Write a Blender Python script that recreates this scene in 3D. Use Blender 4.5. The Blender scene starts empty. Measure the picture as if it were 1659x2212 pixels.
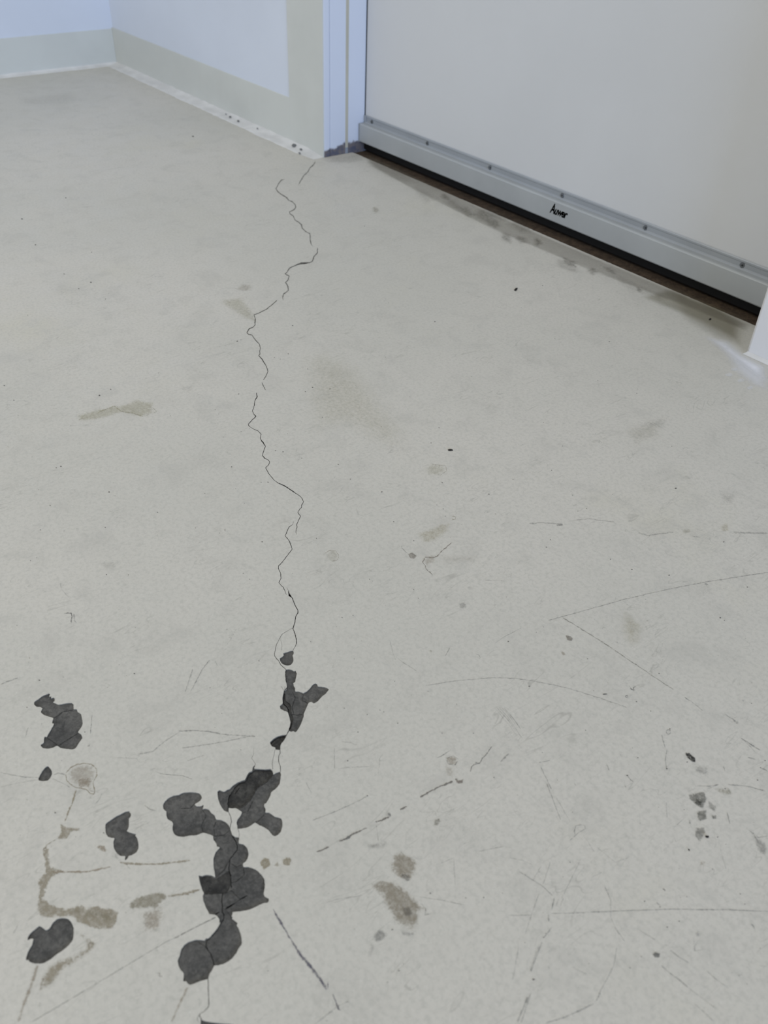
import bpy, bmesh, math, random
from mathutils import Vector, Matrix, noise as mnoise
from mathutils.geometry import delaunay_2d_cdt

# ------------------------------------------------------------------ camera
CH = 0.55                                   # camera height above the floor (m)
F_PX = 1904.45                              # focal length in pixels of the 1659 px wide frame
PITCH, ROLL, YAW = 0.6650573, 0.0427429, -0.8824720
sc = bpy.context.scene
cy_, sy_ = math.cos(YAW), math.sin(YAW)
f0 = Vector((sy_, cy_, 0)); r0 = Vector((cy_, -sy_, 0)); u0 = Vector((0, 0, 1))
FWD = f0*math.cos(PITCH) - u0*math.sin(PITCH); up_ = u0*math.cos(PITCH) + f0*math.sin(PITCH)
RIGHT = r0*math.cos(ROLL) + up_*math.sin(ROLL); UP = -r0*math.sin(ROLL) + up_*math.cos(ROLL)
cam_d = bpy.data.cameras.new('camera'); cam = bpy.data.objects.new('camera', cam_d)
sc.collection.objects.link(cam); sc.camera = cam
cam_d.sensor_fit = 'HORIZONTAL'; cam_d.sensor_width = 36; cam_d.lens = F_PX/1659*36
cam_d.clip_start = 0.02; cam_d.clip_end = 50
mw = Matrix((RIGHT, UP, -FWD)).transposed().to_4x4(); mw.translation = Vector((0, 0, CH)); cam.matrix_world = mw
cam_d.dof.use_dof = True; cam_d.dof.focus_distance = 0.92; cam_d.dof.aperture_fstop = 13.0

# ------------------------------------------------------------------ light
w = bpy.data.worlds.new('world'); sc.world = w; w.use_nodes = True
bg = w.node_tree.nodes['Background']; bg.inputs[0].default_value = (1.0, 0.98, 0.90, 1); bg.inputs[1].default_value = 0.72
def area(name, loc, target, size, sy, col, power):
    l = bpy.data.lights.new(name, 'AREA'); l.shape = 'RECTANGLE'; l.size = size; l.size_y = sy
    l.color = col; l.energy = power
    o = bpy.data.objects.new(name, l); sc.collection.objects.link(o); o.location = loc
    o.rotation_euler = (Vector(target)-Vector(loc)).to_track_quat('-Z', 'Y').to_euler()
    return o
area('window_daylight', (5.0, -1.2, 1.5), (-1.6, 0.8, 0.3), 2.6, 1.8, (0.44, 0.62, 1.0), 190)
area('ceiling_panel', (-1.4, -0.7, 2.3), (-1.2, 0.2, 0.0), 1.0, 1.0, (1.0, 0.97, 0.90), 21)
sc.view_settings.view_transform = 'Standard'; sc.view_settings.look = 'None'
sc.view_settings.gamma = 1; sc.view_settings.use_curve_mapping = False; sc.view_settings.exposure = -0.03

# ------------------------------------------------------------------ helpers
rnd = random.Random(7)
C = sc.collection
def s2l(c):
    return tuple(((v/255)/12.92 if v/255 <= 0.04045 else ((v/255+0.055)/1.055)**2.4) for v in c)
def fl(px, py, z=0.0):
    "point of the floor plane (height z) seen at a pixel of the photograph"
    d = RIGHT*(px-829.5) - UP*(py-1106.0) + FWD*F_PX
    t = (CH-z)/-d.z
    return Vector((d.x*t, d.y*t, z))
def Z(ox, oy, s, pts):
    return [(ox+x/s, oy+y/s) + tuple(r) for x, y, *r in pts]
def nm(name, verts, faces, m, parent=None, kind=None, smooth=False):
    me = bpy.data.meshes.new(name); me.from_pydata([tuple(v) for v in verts], [], faces); me.validate(); me.update()
    if m: me.materials.append(m)
    if smooth:
        for p in me.polygons: p.use_smooth = True
    o = bpy.data.objects.new(name, me); C.objects.link(o)
    if parent: o.parent = parent
    if kind: o['kind'] = kind
    return o
def boxes(name, bs, m, parent=None, kind=None, bev=0.0):
    bm = bmesh.new()
    for x0, x1, y0, y1, z0, z1 in bs:
        r = bmesh.ops.create_cube(bm, size=1)
        bmesh.ops.scale(bm, vec=(x1-x0, y1-y0, z1-z0), verts=r['verts'])
        bmesh.ops.translate(bm, vec=((x0+x1)/2, (y0+y1)/2, (z0+z1)/2), verts=r['verts'])
    if bev: bmesh.ops.bevel(bm, geom=bm.edges[:], offset=bev, segments=2, affect='EDGES', profile=0.6)
    me = bpy.data.meshes.new(name); bm.to_mesh(me); bm.free(); me.materials.append(m)
    o = bpy.data.objects.new(name, me); C.objects.link(o)
    if parent: o.parent = parent
    if kind: o['kind'] = kind
    return o
def extrude_x(name, prof, x0, x1, m, parent=None, kind=None):
    "closed (y, z) profile swept along x"
    n = len(prof)
    v = [(x0, y, z) for y, z in prof] + [(x1, y, z) for y, z in prof]
    f = [(i, (i+1) % n, n+(i+1) % n, n+i) for i in range(n)] + [tuple(range(n))[::-1], tuple(range(n, 2*n))]
    o = nm(name, v, f, m, parent, kind)
    bm = bmesh.new(); bm.from_mesh(o.data); bmesh.ops.recalc_face_normals(bm, faces=bm.faces[:]); bm.to_mesh(o.data); bm.free()
    return o
def tag(o, label=None, cat=None, group=None, kind=None):
    if label: o['label'] = label
    if cat: o['category'] = cat
    if group: o['group'] = group
    if kind: o['kind'] = kind
    return o
# ------------------------------------------------------------------ materials
class NT:
    def __init__(s, name):
        s.m = bpy.data.materials.new(name); s.m.use_nodes = True; s.t = s.m.node_tree
        s.b = s.t.nodes['Principled BSDF']
    def n(s, typ, **kw):
        nd = s.t.nodes.new(typ)
        for k, v in kw.items():
            if k in nd.inputs.keys(): nd.inputs[k].default_value = v
            else: setattr(nd, k, v)
        return nd
    def l(s, a, b): s.t.links.new(a, b)
    def co(s, scale=(1, 1, 1), rot=(0, 0, 0)):
        g = s.n('ShaderNodeNewGeometry'); mp = s.n('ShaderNodeMapping'); mp.inputs['Scale'].default_value = scale
        mp.inputs['Rotation'].default_value = rot; s.l(g.outputs['Position'], mp.inputs[0]); return mp.outputs[0]
    def noise(s, scale, detail=3, rough=0.55, vec=None, dist=0.0):
        nd = s.n('ShaderNodeTexNoise'); nd.inputs['Scale'].default_value = scale; nd.inputs['Detail'].default_value = detail
        nd.inputs['Roughness'].default_value = rough; nd.inputs['Distortion'].default_value = dist
        s.l(vec if vec is not None else s.co(), nd.inputs['Vector']); return nd.outputs['Fac']
    def ramp(s, fac, a, b, c0=0.0, c1=1.0):
        r = s.n('ShaderNodeMapRange'); r.interpolation_type = 'SMOOTHSTEP'
        r.inputs['From Min'].default_value = a; r.inputs['From Max'].default_value = b
        r.inputs['To Min'].default_value = c0; r.inputs['To Max'].default_value = c1
        s.l(fac, r.inputs['Value']); return r.outputs['Result']
    def math(s, op, a, b=None):
        r = s.n('ShaderNodeMath'); r.operation = op
        for i, v in enumerate((a, b)):
            if v is None: continue
            if isinstance(v, (int, float)): r.inputs[i].default_value = v
            else: s.l(v, r.inputs[i])
        return r.outputs[0]
    def mix(s, fac, a, b):
        r = s.n('ShaderNodeMix'); r.data_type = 'RGBA'
        if isinstance(fac, (int, float)): r.inputs['Factor'].default_value = fac
        else: s.l(fac, r.inputs['Factor'])
        for k, v in (('A', a), ('B', b)):
            i = [x for x in r.inputs if x.name == k and x.type == 'RGBA'][0]
            if isinstance(v, tuple): i.default_value = v[:3]+(1,)
            else: s.l(v, i)
        return [x for x in r.outputs if x.type == 'RGBA'][0]
    def bump(s, h, strength, dist):
        b = s.n('ShaderNodeBump'); b.inputs['Strength'].default_value = strength; b.inputs['Distance'].default_value = dist
        s.l(h, b.inputs['Height']); s.l(b.outputs[0], s.b.inputs['Normal'])
    def fin(s, col, rough, spec=0.5, metal=0.0):
        if isinstance(col, tuple): s.b.inputs['Base Color'].default_value = col[:3]+(1,)
        else: s.l(col, s.b.inputs['Base Color'])
        if isinstance(rough, (int, float)): s.b.inputs['Roughness'].default_value = rough
        else: s.l(rough, s.b.inputs['Roughness'])
        s.b.inputs['Specular IOR Level'].default_value = spec; s.b.inputs['Metallic'].default_value = metal
        return s.m

def mat_coating():
    s = NT('floor_coating')
    a = s2l((190, 187, 179)); b = s2l((184, 182, 174)); yel = s2l((184, 181, 165)); dk = s2l((171, 169, 162))
    col = s.mix(s.ramp(s.noise(2.2, 4), 0.35, 0.65), a, b)
    # broad faint yellowing
    col = s.mix(s.math('MULTIPLY', s.ramp(s.noise(3.1, 5, 0.6, s.co((1, 1, 1), (0, 0, 1.0))), 0.56, 0.76), 0.55), col, yel)
    # cloudy grey scuffing
    col = s.mix(s.math('MULTIPLY', s.ramp(s.noise(24, 6, 0.68, None, 0.6), 0.48, 0.70), 0.5), col, dk)
    # fine mottle
    col = s.mix(s.math('MULTIPLY', s.ramp(s.noise(260, 4, 0.7), 0.42, 0.68), 0.45), col, s2l((162, 161, 154)))
    col = s.mix(s.math('MULTIPLY', s.ramp(s.noise(420, 3, 0.6), 0.55, 0.75), 0.35), col, s2l((203, 202, 195)))
    # hair scratches: thin iso-lines of stretched, distorted noise
    for k, (rz, sx, dens) in enumerate(((0.3, 42, .42), (1.4, 34, .42), (2.3, 50, .42), (0.9, 80, .5))):
        nz = s.noise(1.0, 2, 0.5, s.co((sx, sx*0.22, 1), (0, 0, rz)), 1.2)
        line = s.ramp(s.math('ABSOLUTE', s.math('SUBTRACT', nz, 0.5)), 0.0, 0.010, 1.0, 0.0)
        msk = s.ramp(s.noise(9+3*k, 4, 0.7, s.co((1, 1, 1), (0.3*k, 0, k))), 0.52, 0.68)
        col = s.mix(s.math('MULTIPLY', s.math('MULTIPLY', line, msk), dens), col, s2l((138, 136, 129)))
    # pin specks
    v = s.n('ShaderNodeTexVoronoi'); v.inputs['Scale'].default_value = 75; s.l(s.co(), v.inputs['Vector'])
    sp = s.ramp(v.outputs['Distance'], 0.045, 0.085, 1.0, 0.0)
    sp = s.math('MULTIPLY', sp, s.ramp(s.noise(50, 2), 0.62, 0.68))
    col = s.mix(s.math('MULTIPLY', sp, 0.65), col, s2l((110, 108, 102)))
    s.bump(s.noise(300, 3, 0.6), 0.10, 0.0006)
    return s.fin(col, s.ramp(s.noise(20, 4), 0.3, 0.7, 0.48, 0.62), 0.35)
def mat_edge():
    s = NT('coating_edge'); return s.fin(s2l((120, 119, 113)), 0.8, 0.2)
def mat_concrete(name, lo, hi, bsc, bst, sc_=1.0):
    s = NT(name)
    col = s.mix(s.ramp(s.noise(34*sc_, 6, 0.65), 0.34, 0.66), s2l(lo), s2l(hi))
    col = s.mix(s.math('MULTIPLY', s.ramp(s.noise(520, 4, 0.7), 0.40, 0.75), 0.45), col, s2l(tuple(v*1.22 for v in hi)))
    col = s.mix(s.math('MULTIPLY', s.ramp(s.noise(150, 3, 0.6), 0.62, 0.72), 0.6), col, s2l(tuple(v*0.7 for v in lo)))
    col = s.mix(s.math('MULTIPLY', s.ramp(s.noise(210, 6, 0.8, None, 0.5), 0.44, 0.60), 0.55), col, s2l(tuple(v*0.74 for v in lo)))
    s.bump(s.noise(bsc, 5, 0.7), bst, 0.001)
    return s.fin(col, 0.85, 0.25)
def mat_plain(name, rgb, rough=0.6, spec=0.4, metal=0.0, var=0.06, nsc=6, bst=0.06, bsc=350):
    s = NT(name)
    col = s.mix(s.ramp(s.noise(nsc, 4), 0.3, 0.7), s2l(tuple(v*(1-var) for v in rgb)), s2l(rgb))
    if bst: s.bump(s.noise(bsc, 3), bst, 0.0006)
    return s.fin(col, rough, spec, metal)
def mat_film():
    s = NT('floor_mark'); m = s.m
    a = s.n('ShaderNodeAttribute'); a.attribute_name = 'mark'; a.attribute_type = 'GEOMETRY'
    b = s.n('ShaderNodeAttribute'); b.attribute_name = 'edge'; b.attribute_type = 'GEOMETRY'
    sx = s.n('ShaderNodeSeparateXYZ'); s.l(b.outputs['Vector'], sx.inputs[0])   # x: distance inside rim 0..1, y: strength, z: crispness
    n1 = s.noise(170, 7, 0.78, None, 0.8); n2 = s.noise(620, 5, 0.72, None, 0.5)
    nn = s.math('ADD', s.math('MULTIPLY', n1, 0.55), s.math('MULTIPLY', n2, 0.45))
    e = s.math('ADD', sx.outputs[0], s.math('MULTIPLY', s.math('SUBTRACT', nn, 0.52), 4.2))
    crisp = s.math('MULTIPLY', s.ramp(e, 0.25, 0.75), s.ramp(sx.outputs[0], 0.0, 0.35))
    soft = s.math('MULTIPLY', s.ramp(sx.outputs[0], 0.0, 1.0), s.ramp(nn, 0.40, 0.60, 0.3, 1.0))
    mx = s.n('ShaderNodeMix'); mx.data_type = 'FLOAT'; s.l(sx.outputs[2], mx.inputs[0]); s.l(soft, mx.inputs[2]); s.l(crisp, mx.inputs[3])
    mot = s.ramp(s.noise(260, 5, 0.75), 0.36, 0.62, 0.62, 1.08)
    al = s.math('MULTIPLY', s.math('MULTIPLY', mx.outputs[0], sx.outputs[1]), mot)
    pure = s.math('MULTIPLY', s.ramp(sx.outputs[0], 0.0, 1.0), s.math('SUBTRACT', sx.outputs[1], 2.0))   # strength > 2: smooth powder
    sel = s.math('GREATER_THAN', sx.outputs[1], 1.9)
    m2 = s.n('ShaderNodeMix'); m2.data_type = 'FLOAT'; s.l(sel, m2.inputs[0]); s.l(al, m2.inputs[2]); s.l(pure, m2.inputs[3]); al = m2.outputs[0]
    s.l(al, s.b.inputs['Alpha']); s.l(a.outputs['Color'], s.b.inputs['Base Color'])
    s.b.inputs['Roughness'].default_value = 0.6; s.b.inputs['Specular IOR Level'].default_value = 0.3
    return m
def mat_frame():
    s = NT('frame_paint')
    g = s.n('ShaderNodeNewGeometry'); sp = s.n('ShaderNodeSeparateXYZ'); s.l(g.outputs['Position'], sp.inputs[0])
    nz = s.noise(75, 5, 0.7)
    # grime and rust at the foot of the frame, higher towards the door
    hgt = s.math('ADD', s.ramp(sp.outputs[1], 1.09, 1.13, 0.004, 0.012), s.math('MULTIPLY', nz, 0.022))
    d = s.ramp(s.math('SUBTRACT', sp.outputs[2], hgt), -0.004, 0.003, 1.0, 0.0)
    col = s.mix(d, s2l((206, 212, 224)), s.mix(s.ramp(nz, 0.45, 0.6), s2l((112, 106, 106)), s2l((88, 90, 104))))
    s.bump(s.noise(300, 2), 0.05, 0.0005)
    return s.fin(col, 0.5, 0.4)

M_COAT = mat_coating(); M_EDGE = mat_edge()
M_CON = mat_concrete('bare_concrete', (68, 68, 67), (92, 91, 88), 260, 0.35)
M_CON2 = mat_concrete('rough_concrete', (40, 40, 40), (70, 69, 66), 140, 0.8, 3)
M_DARK = mat_plain('crack_depth', (34, 33, 32), 0.95, 0.05, bst=0)
M_FILM = mat_film()
M_WALL = mat_plain('white_wall_paint', (205, 212, 224), 0.62, 0.35, var=0.03, nsc=2.5)
M_WALL2 = mat_plain('jamb_paint', (206, 207, 210), 0.62, 0.35, var=0.03, nsc=2.5)
M_BASE = mat_plain('beige_base_paint', (197, 200, 196), 0.55, 0.4, var=0.04, nsc=5)
M_CAULK = mat_plain('white_sealant', (206, 206, 205), 0.6, 0.4, var=0.07, nsc=25, bst=0.25, bsc=90)
M_FRAME = mat_frame()
M_GASK = mat_plain('frame_gasket', (186, 182, 166), 0.6)
M_GAP = mat_plain('gap_grey', (142, 148, 156), 0.8)
M_DOOR = mat_plain('door_laminate', (196, 198, 200), 0.42, 0.45, var=0.02, nsc=3, bst=0.12, bsc=500)
M_ALU = mat_plain('brushed_aluminium', (164, 168, 170), 0.5, 0.5, metal=0.15, var=0.05, nsc=8, bst=0.0)
M_ALU2 = mat_plain('aluminium_flange', (150, 155, 160), 0.45, 0.5, metal=0.15, var=0.05, nsc=8, bst=0.0)
M_SCREW = mat_plain('screw_steel', (110, 114, 118), 0.4, 0.5, metal=0.5, bst=0)
M_BLACK = mat_plain('black_rubber', (16, 16, 17), 0.7, 0.3, bst=0)
M_INK = mat_plain('black_print', (24, 26, 30), 0.6, 0.3, bst=0)
M_BROWN = mat_concrete('threshold_grime', (56, 46, 37), (80, 67, 54), 200, 0.5, 2)
M_CRUMB = mat_plain('dark_crumb', (44, 42, 40), 0.8, 0.2, nsc=400, var=0.4)

# ------------------------------------------------------------------ room shell
YW, YR, XL, XF, XR, YE = 1.0725, 1.059, -2.535, -1.5440, -0.534, 1.143   # wall plane, right wall plane, left wall, left reveal, right reveal, coating edge
TOP = 2.5
wall_back = boxes('wall_back', [(XL-0.1, XF-0.0045, YW, YW+0.16, -0.03, TOP), 
                                (XF-0.001, XR+0.001, YW+0.03, YW+0.16, 2.08, TOP)], M_WALL, kind='structure')
wall_right = boxes('wall_right', [(XR+0.001, 1.6, YR, YW+0.16, 0.0, TOP)], M_WALL2, kind='structure')
# soften the right jamb edge
bm = bmesh.new(); bm.from_mesh(wall_right.data)
ed = [e for e in bm.edges if all(abs(v.co.x-(XR+0.001)) < 1e-4 and abs(v.co.y-YR) < 1e-4 for v in e.verts)]
bmesh.ops.bevel(bm, geom=ed, offset=0.004, segments=3, affect='EDGES'); bm.to_mesh(wall_right.data); bm.free()
wall_left = boxes('wall_left', [(XL-0.12, XL, -1.5, YW, -0.03, TOP)], M_WALL, kind='structure')
boxes('baseboard_back', [(XL, -1.668, YW-0.003, YW, -0.002, 0.0895)], M_BASE, kind='structure', bev=0.0007)
boxes('baseboard_left', [(XL, XL+0.003, -1.5, YW-0.003, -0.002, 0.0865)], M_BASE, kind='structure', bev=0.0007)
boxes('trim_1', [(-1.668, XF-0.001, YW-0.003, YW, 0.0, 2.12)], M_BASE, kind='structure', bev=0.0007)
# uneven white sealant coves along the two walls
def cove(name, along, a0, a1, n, wfun, flip):
    prof = [(0.0, 0.0060), (0.18, 0.0036), (0.42, 0.0020), (0.70, 0.0013), (0.93, 0.0007), (1.0, 0.0)]
    vs, fs = [], []
    for i in range(n+1):
        t = i/n; a = a0+(a1-a0)*t; wd = wfun(a)
        for q, z in prof:
            zz = z*(min(1.0, (XF-a)/0.06+0.02) if along == 'x' else 1.0)*(1+0.25*mnoise.noise(Vector((a*60, q*5, 1.3)))) if 0 < z else z
            off = q*wd
            vs.append((a, YW-0.003-off, zz) if along == 'x' else (XL+0.003+off, a, zz))
    k = len(prof)
    for i in range(n):
        for j in range(k-1):
            q = (i*k+j, i*k+j+1, (i+1)*k+j+1, (i+1)*k+j)
            fs.append(q if not flip else q[::-1])
    return nm(name, vs, fs, M_CAULK, None, 'structure', True)
cv = cove('trim_2', 'x', XL+0.003, XF-0.0012, 220, lambda a: 0.031*(1+0.10*mnoise.noise(Vector((a*14, 0, 0)))+0.08*mnoise.noise(Vector((a*60, 3, 0))) - 0.25*max(0, (a+1.60)/0.06)), False)
cove('trim_3', 'y', -1.5, YW-0.004, 160, lambda a: 0.015*(1+0.12*mnoise.noise(Vector((a*14, 0, 7)))), True)
cove_r = nm('trim_4', [v for i in range(41) for v in ((XR+0.004+i*0.05, YR-0.0001, 0.0035), (XR+0.003+i*0.05, YR-0.004-0.0012*mnoise.noise(Vector((i*1.7, 0, 0))), 0.0022), (XR+0.001+i*0.05, YR-0.0065-0.002*mnoise.noise(Vector((i*0.9, 5, 0))), 0.0002))],
            [(3*i+j, 3*i+j+1, 3*i+j+4, 3*i+j+3) for i in range(40) for j in (0, 1)], M_CAULK, None, 'structure', True)

# ------------------------------------------------------------------ door: frame, leaf, sweep
door = bpy.data.objects.new('door_1', None); C.objects.link(door); door.location = (XF, YW, 0); door['kind'] = 'structure'
def up(o):                                   # parent to the door Empty, keep world placement
    o.parent = door; o.matrix_parent_inverse = Matrix.Translation(door.location).inverted(); return o
fr = up(boxes('door_frame', [(XF-0.05, XF, YW-0.001, YW+0.0115, 0.0, 2.1), (XF-0.05, XF-0.0013, YW+0.0115, YW+0.0135, 0.0, 2.1),
                             (XF-0.05, XF, YW+0.0135, YW+0.0525, 0.0, 2.1), (XF-0.05, XF, YW+0.0575, 1.1725, -0.008, 2.1),
                             (XF-0.05, XR+0.03, YW-0.001, 1.1725, 2.06, 2.1)], M_FRAME, bev=0.0005))
fr['label'] = 'blue-white painted metal frame with grimy foot'
up(boxes('gasket', [(XF-0.03, XF+0.0004, YW+0.0512, YW+0.0580, 0.012, 2.06)], M_GASK))
gp = up(boxes('rebate_gap', [(XF-0.05, XF-0.0035, 1.1725, 1.20, -0.005, 2.06)], M_GAP))
up(boxes('gasket_foot', [(XF-0.03, XF+0.0002, YW+0.0512, YW+0.0580, -0.001, 0.013)], M_GAP))
leaf = up(boxes('door_leaf', [(XF+0.0015, XR-0.004, 1.1740, 1.214, 0.024, 2.055)], M_DOOR, bev=0.001))
# aluminium sweep: thin screwed flange above, deeper box housing below
X0, X1 = XF+0.004, XR-0.006
sw = extrude_x('door_sweep', [(1.1739, 0.0206), (1.1739, 0.0700), (1.1722, 0.0706), (1.1712, 0.0690), (1.1712, 0.0666), (1.1720, 0.0660), (1.1720, 0.0590),
                              (1.1700, 0.0576), (1.1694, 0.0562), (1.1600, 0.0560), (1.1580, 0.0552), (1.1572, 0.0536), (1.1572, 0.0222), (1.1580, 0.0206)],
               X0, X1, M_ALU, None)
sw.data.materials.append(M_ALU2)
for p in sw.data.polygons:
    if p.center.z > 0.0555 and p.center.y > 1.165: p.material_index = 1
up(sw); sw['label'] = 'silver aluminium sweep along the foot of the door'
up(boxes('rubber_seal', [(X0, X1, 1.1760, 1.1835, 0.0003, 0.0280), (X0, X1, 1.1710, 1.1770, 0.0035, 0.0230)], M_BLACK))['label'] = 'black rubber seal under the sweep'
# end tab of the flange at the hinge side
def subpart(o, par):
    o.parent = par; o.matrix_parent_inverse = Matrix.Translation(door.location).inverted() if par is None else par.matrix_parent_inverse.copy() if False else Matrix.Identity(4)
    return o
# (sweep mesh is in world coordinates with the door's inverse; children use the same space)
subpart(boxes('end_cap', [(X0-0.0022, X0+0.0008, 1.1565, 1.1745, 0.0200, 0.0560), (X0-0.0022, X0+0.0035, 1.1700, 1.1745, 0.0560, 0.0700)], M_ALU2, bev=0.0004), sw)
bmS = bmesh.new()
bmesh.ops.create_cone(bmS, segments=20, radius1=0.0042, radius2=0.0034, depth=0.0016, cap_ends=True)
screw_me = bpy.data.meshes.new('screw'); bmS.to_mesh(screw_me); bmS.free(); screw_me.materials.append(M_SCREW)
bmS = bmesh.new()
for a in (0, math.pi/2):
    r = bmesh.ops.create_cube(bmS, size=1); bmesh.ops.scale(bmS, vec=(0.0036, 0.0008, 0.0004), verts=r['verts'])
    bmesh.ops.rotate(bmS, cent=(0, 0, 0), matrix=Matrix.Rotation(a+0.4, 3, 'Z'), verts=r['verts'])
slot_me = bpy.data.meshes.new('slot'); bmS.to_mesh(slot_me); bmS.free(); slot_me.materials.append(M_BLACK)
def on_y(px, py, y):
    d = RIGHT*(px-829.5) - UP*(py-1106.0) + FWD*F_PX
    return Vector((0, 0, CH)) + d*(y/d.y)
for px, py in ((804, 265), (923.5, 311), (1059.5, 365), (1214.5, 425), (1395, 493.5), (1604, 574)):
    x = on_y(px, py, 1.172).x
    s_ = bpy.data.objects.new('screw', screw_me); C.objects.link(s_); s_.location = (x, 1.1714, 0.0623); s_.rotation_euler = (math.pi/2, 0, rnd.random())
    s_.parent = sw
    me = screw_me
    if 'slotdone' not in globals():
        slotdone = True
        bm = bmesh.new(); bm.from_mesh(screw_me); bm2 = slot_me
        bm.from_mesh(slot_me)
        for v in bm.verts[-16:]: v.co.z += 0.0007
        nf = len(bm.faces)
        for i, f in enumerate(bm.faces): f.material_index = 1 if i >= nf-12 else 0
        bm.to_mesh(screw_me); bm.free(); screw_me.materials.append(M_BLACK)
# printed maker's mark on the housing
def letters():
    cu = bpy.data.curves.new('lettering', 'FONT'); cu.body = 'Auwer'; cu.size = 0.0135; cu.shear = 0.35; cu.offset = 0.00045; cu.extrude = 0.00005
    cu.space_character = 0.92
    o = bpy.data.objects.new('tmp', cu); C.objects.link(o)
    dg = bpy.context.evaluated_depsgraph_get(); me = bpy.data.meshes.new_from_object(o.evaluated_get(dg))
    bpy.data.objects.remove(o); return me
lm = letters(); lm.materials.clear(); lm.materials.append(M_INK)
xs = [v.co.x for v in lm.vertices]; wdt = max(xs)-min(xs)
pa, pb = on_y(1187, 458, 1.157), on_y(1226, 467, 1.157)
k = (pb.x-pa.x)/wdt
for v in lm.vertices:
    if v.co.x < min(xs)+wdt*0.30: v.co.y *= 1.22
    v.co = Vector((pa.x+(v.co.x-min(xs))*k, 1.1570, 0.0342+v.co.y*k*1.35))
lo = bpy.data.objects.new('lettering', lm); C.objects.link(lo); lo.parent = sw; lo['label'] = 'black printed word on the aluminium sweep'
th = up(boxes('threshold', [(XF-0.02, XR+0.02, YE-0.004, 1.30, -0.03, -0.0022)], M_BROWN)); th['label'] = 'dark brown grimy threshold under the door'
back = up(boxes('light_block', [(XF-0.02, XR+0.02, 1.200, 1.212, -0.02, 0.026)], M_BLACK))  # unseen block added behind the seal to keep light out under the door

# ------------------------------------------------------------------ floor: traced chips and cracks
Z1 = (500, 320, 5.821); Z2 = (480, 680, 5.821); Z3 = (520, 1030, 6.32); Z4 = (540, 1330, 6.144)
Z5 = (320, 1630, 4.879); Z6 = (340, 1850, 5.53); Z7 = (30, 1460, 5.267); Z8 = (0, 1800, 4.879)
A_ = Z(*Z7, [(400,200),(410,212),(402,235),(428,235),(422,255),(455,248),(466,262),(462,290),(445,300),(510,328),(560,318),(655,307),(680,325),(680,380),(716,380),(725,410),(765,437),(775,490),(783,540),(770,580),(730,640),(765,665),(780,705),(745,755),(705,818),(670,837),(590,830),(530,820),(495,795),(440,818),(375,828),(325,818),(305,795),(310,780),(340,760),(345,700),(355,690),(372,697),(410,630),(450,560),(455,543),(436,540),(438,510),(448,480),(400,465),(345,447),(310,420),(308,405),(325,372),(305,355),(255,350),(230,325),(230,300),(290,255),(330,228)])
B_ = Z(*Z7, [(390,1027),(410,1050),(432,1085),(435,1115),(420,1150),(385,1190),(330,1197),(285,1190),(278,1175),(295,1130),(330,1075),(370,1032)])
C_ = Z(*Z7, [(1270,1545),(1312,1540),(1318,1555),(1330,1565),(1328,1600),(1308,1625),(1310,1690),(1298,1745),(1285,1765),(1330,1785),(1365,1795),(1390,1802),(1382,1820),(1405,1850),(1415,1900),(1418,1955),(1400,2000),(1350,2035),(1305,2050),(1295,2075),(1268,2102),(1262,2085),(1265,2050),(1210,2048),(1170,2015),(1140,1960),(1132,1890),(1145,1845),(1110,1843),(1070,1830),(1045,1780),(1042,1690),(1080,1655),(1160,1600),(1230,1565)])
D_ = Z(*Z8, [(415,978),(435,985),(485,1022),(520,1003),(560,940),(600,905),(650,893),(710,900),(750,935),(775,990),(778,1050),(768,1120),(730,1175),(660,1235),(600,1275),(540,1325),(470,1365),(420,1375),(355,1370),(310,1352),(300,1335),(275,1338),(275,1310),(300,1240),(335,1180),(352,1115),(330,1110),(292,1128),(292,1100),(315,1060),(360,1020)])
E_ = Z(*Z5, [(1120,115),(1127,120),(1120,150),(1250,155),(1290,152),(1310,170),(1320,210),(1345,195),(1370,185),(1390,182),(1400,215),(1392,270),(1385,310),(1355,350),(1300,395),(1290,430),(1270,470),(1240,515),(1225,520),(1222,545),(1238,575),(1235,610),(1270,612),(1300,630),(1335,655),(1400,672),(1412,695),(1415,750),(1400,810),(1370,845),(1340,860),(1310,850),(1270,800),(1220,765),(1165,740),(1128,717),(1080,750),(1020,775),(945,783),(940,750),(932,715),(945,680),(975,640),(988,607),(950,580),(925,565),(890,568),(850,562),(850,600),(835,605),(800,590),(760,530),(738,470),(730,390),(750,375),(800,392),(830,372),(860,362),(890,330),(950,290),(1020,265),(1040,220),(1065,185),(1095,175),(1105,130)])
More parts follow.
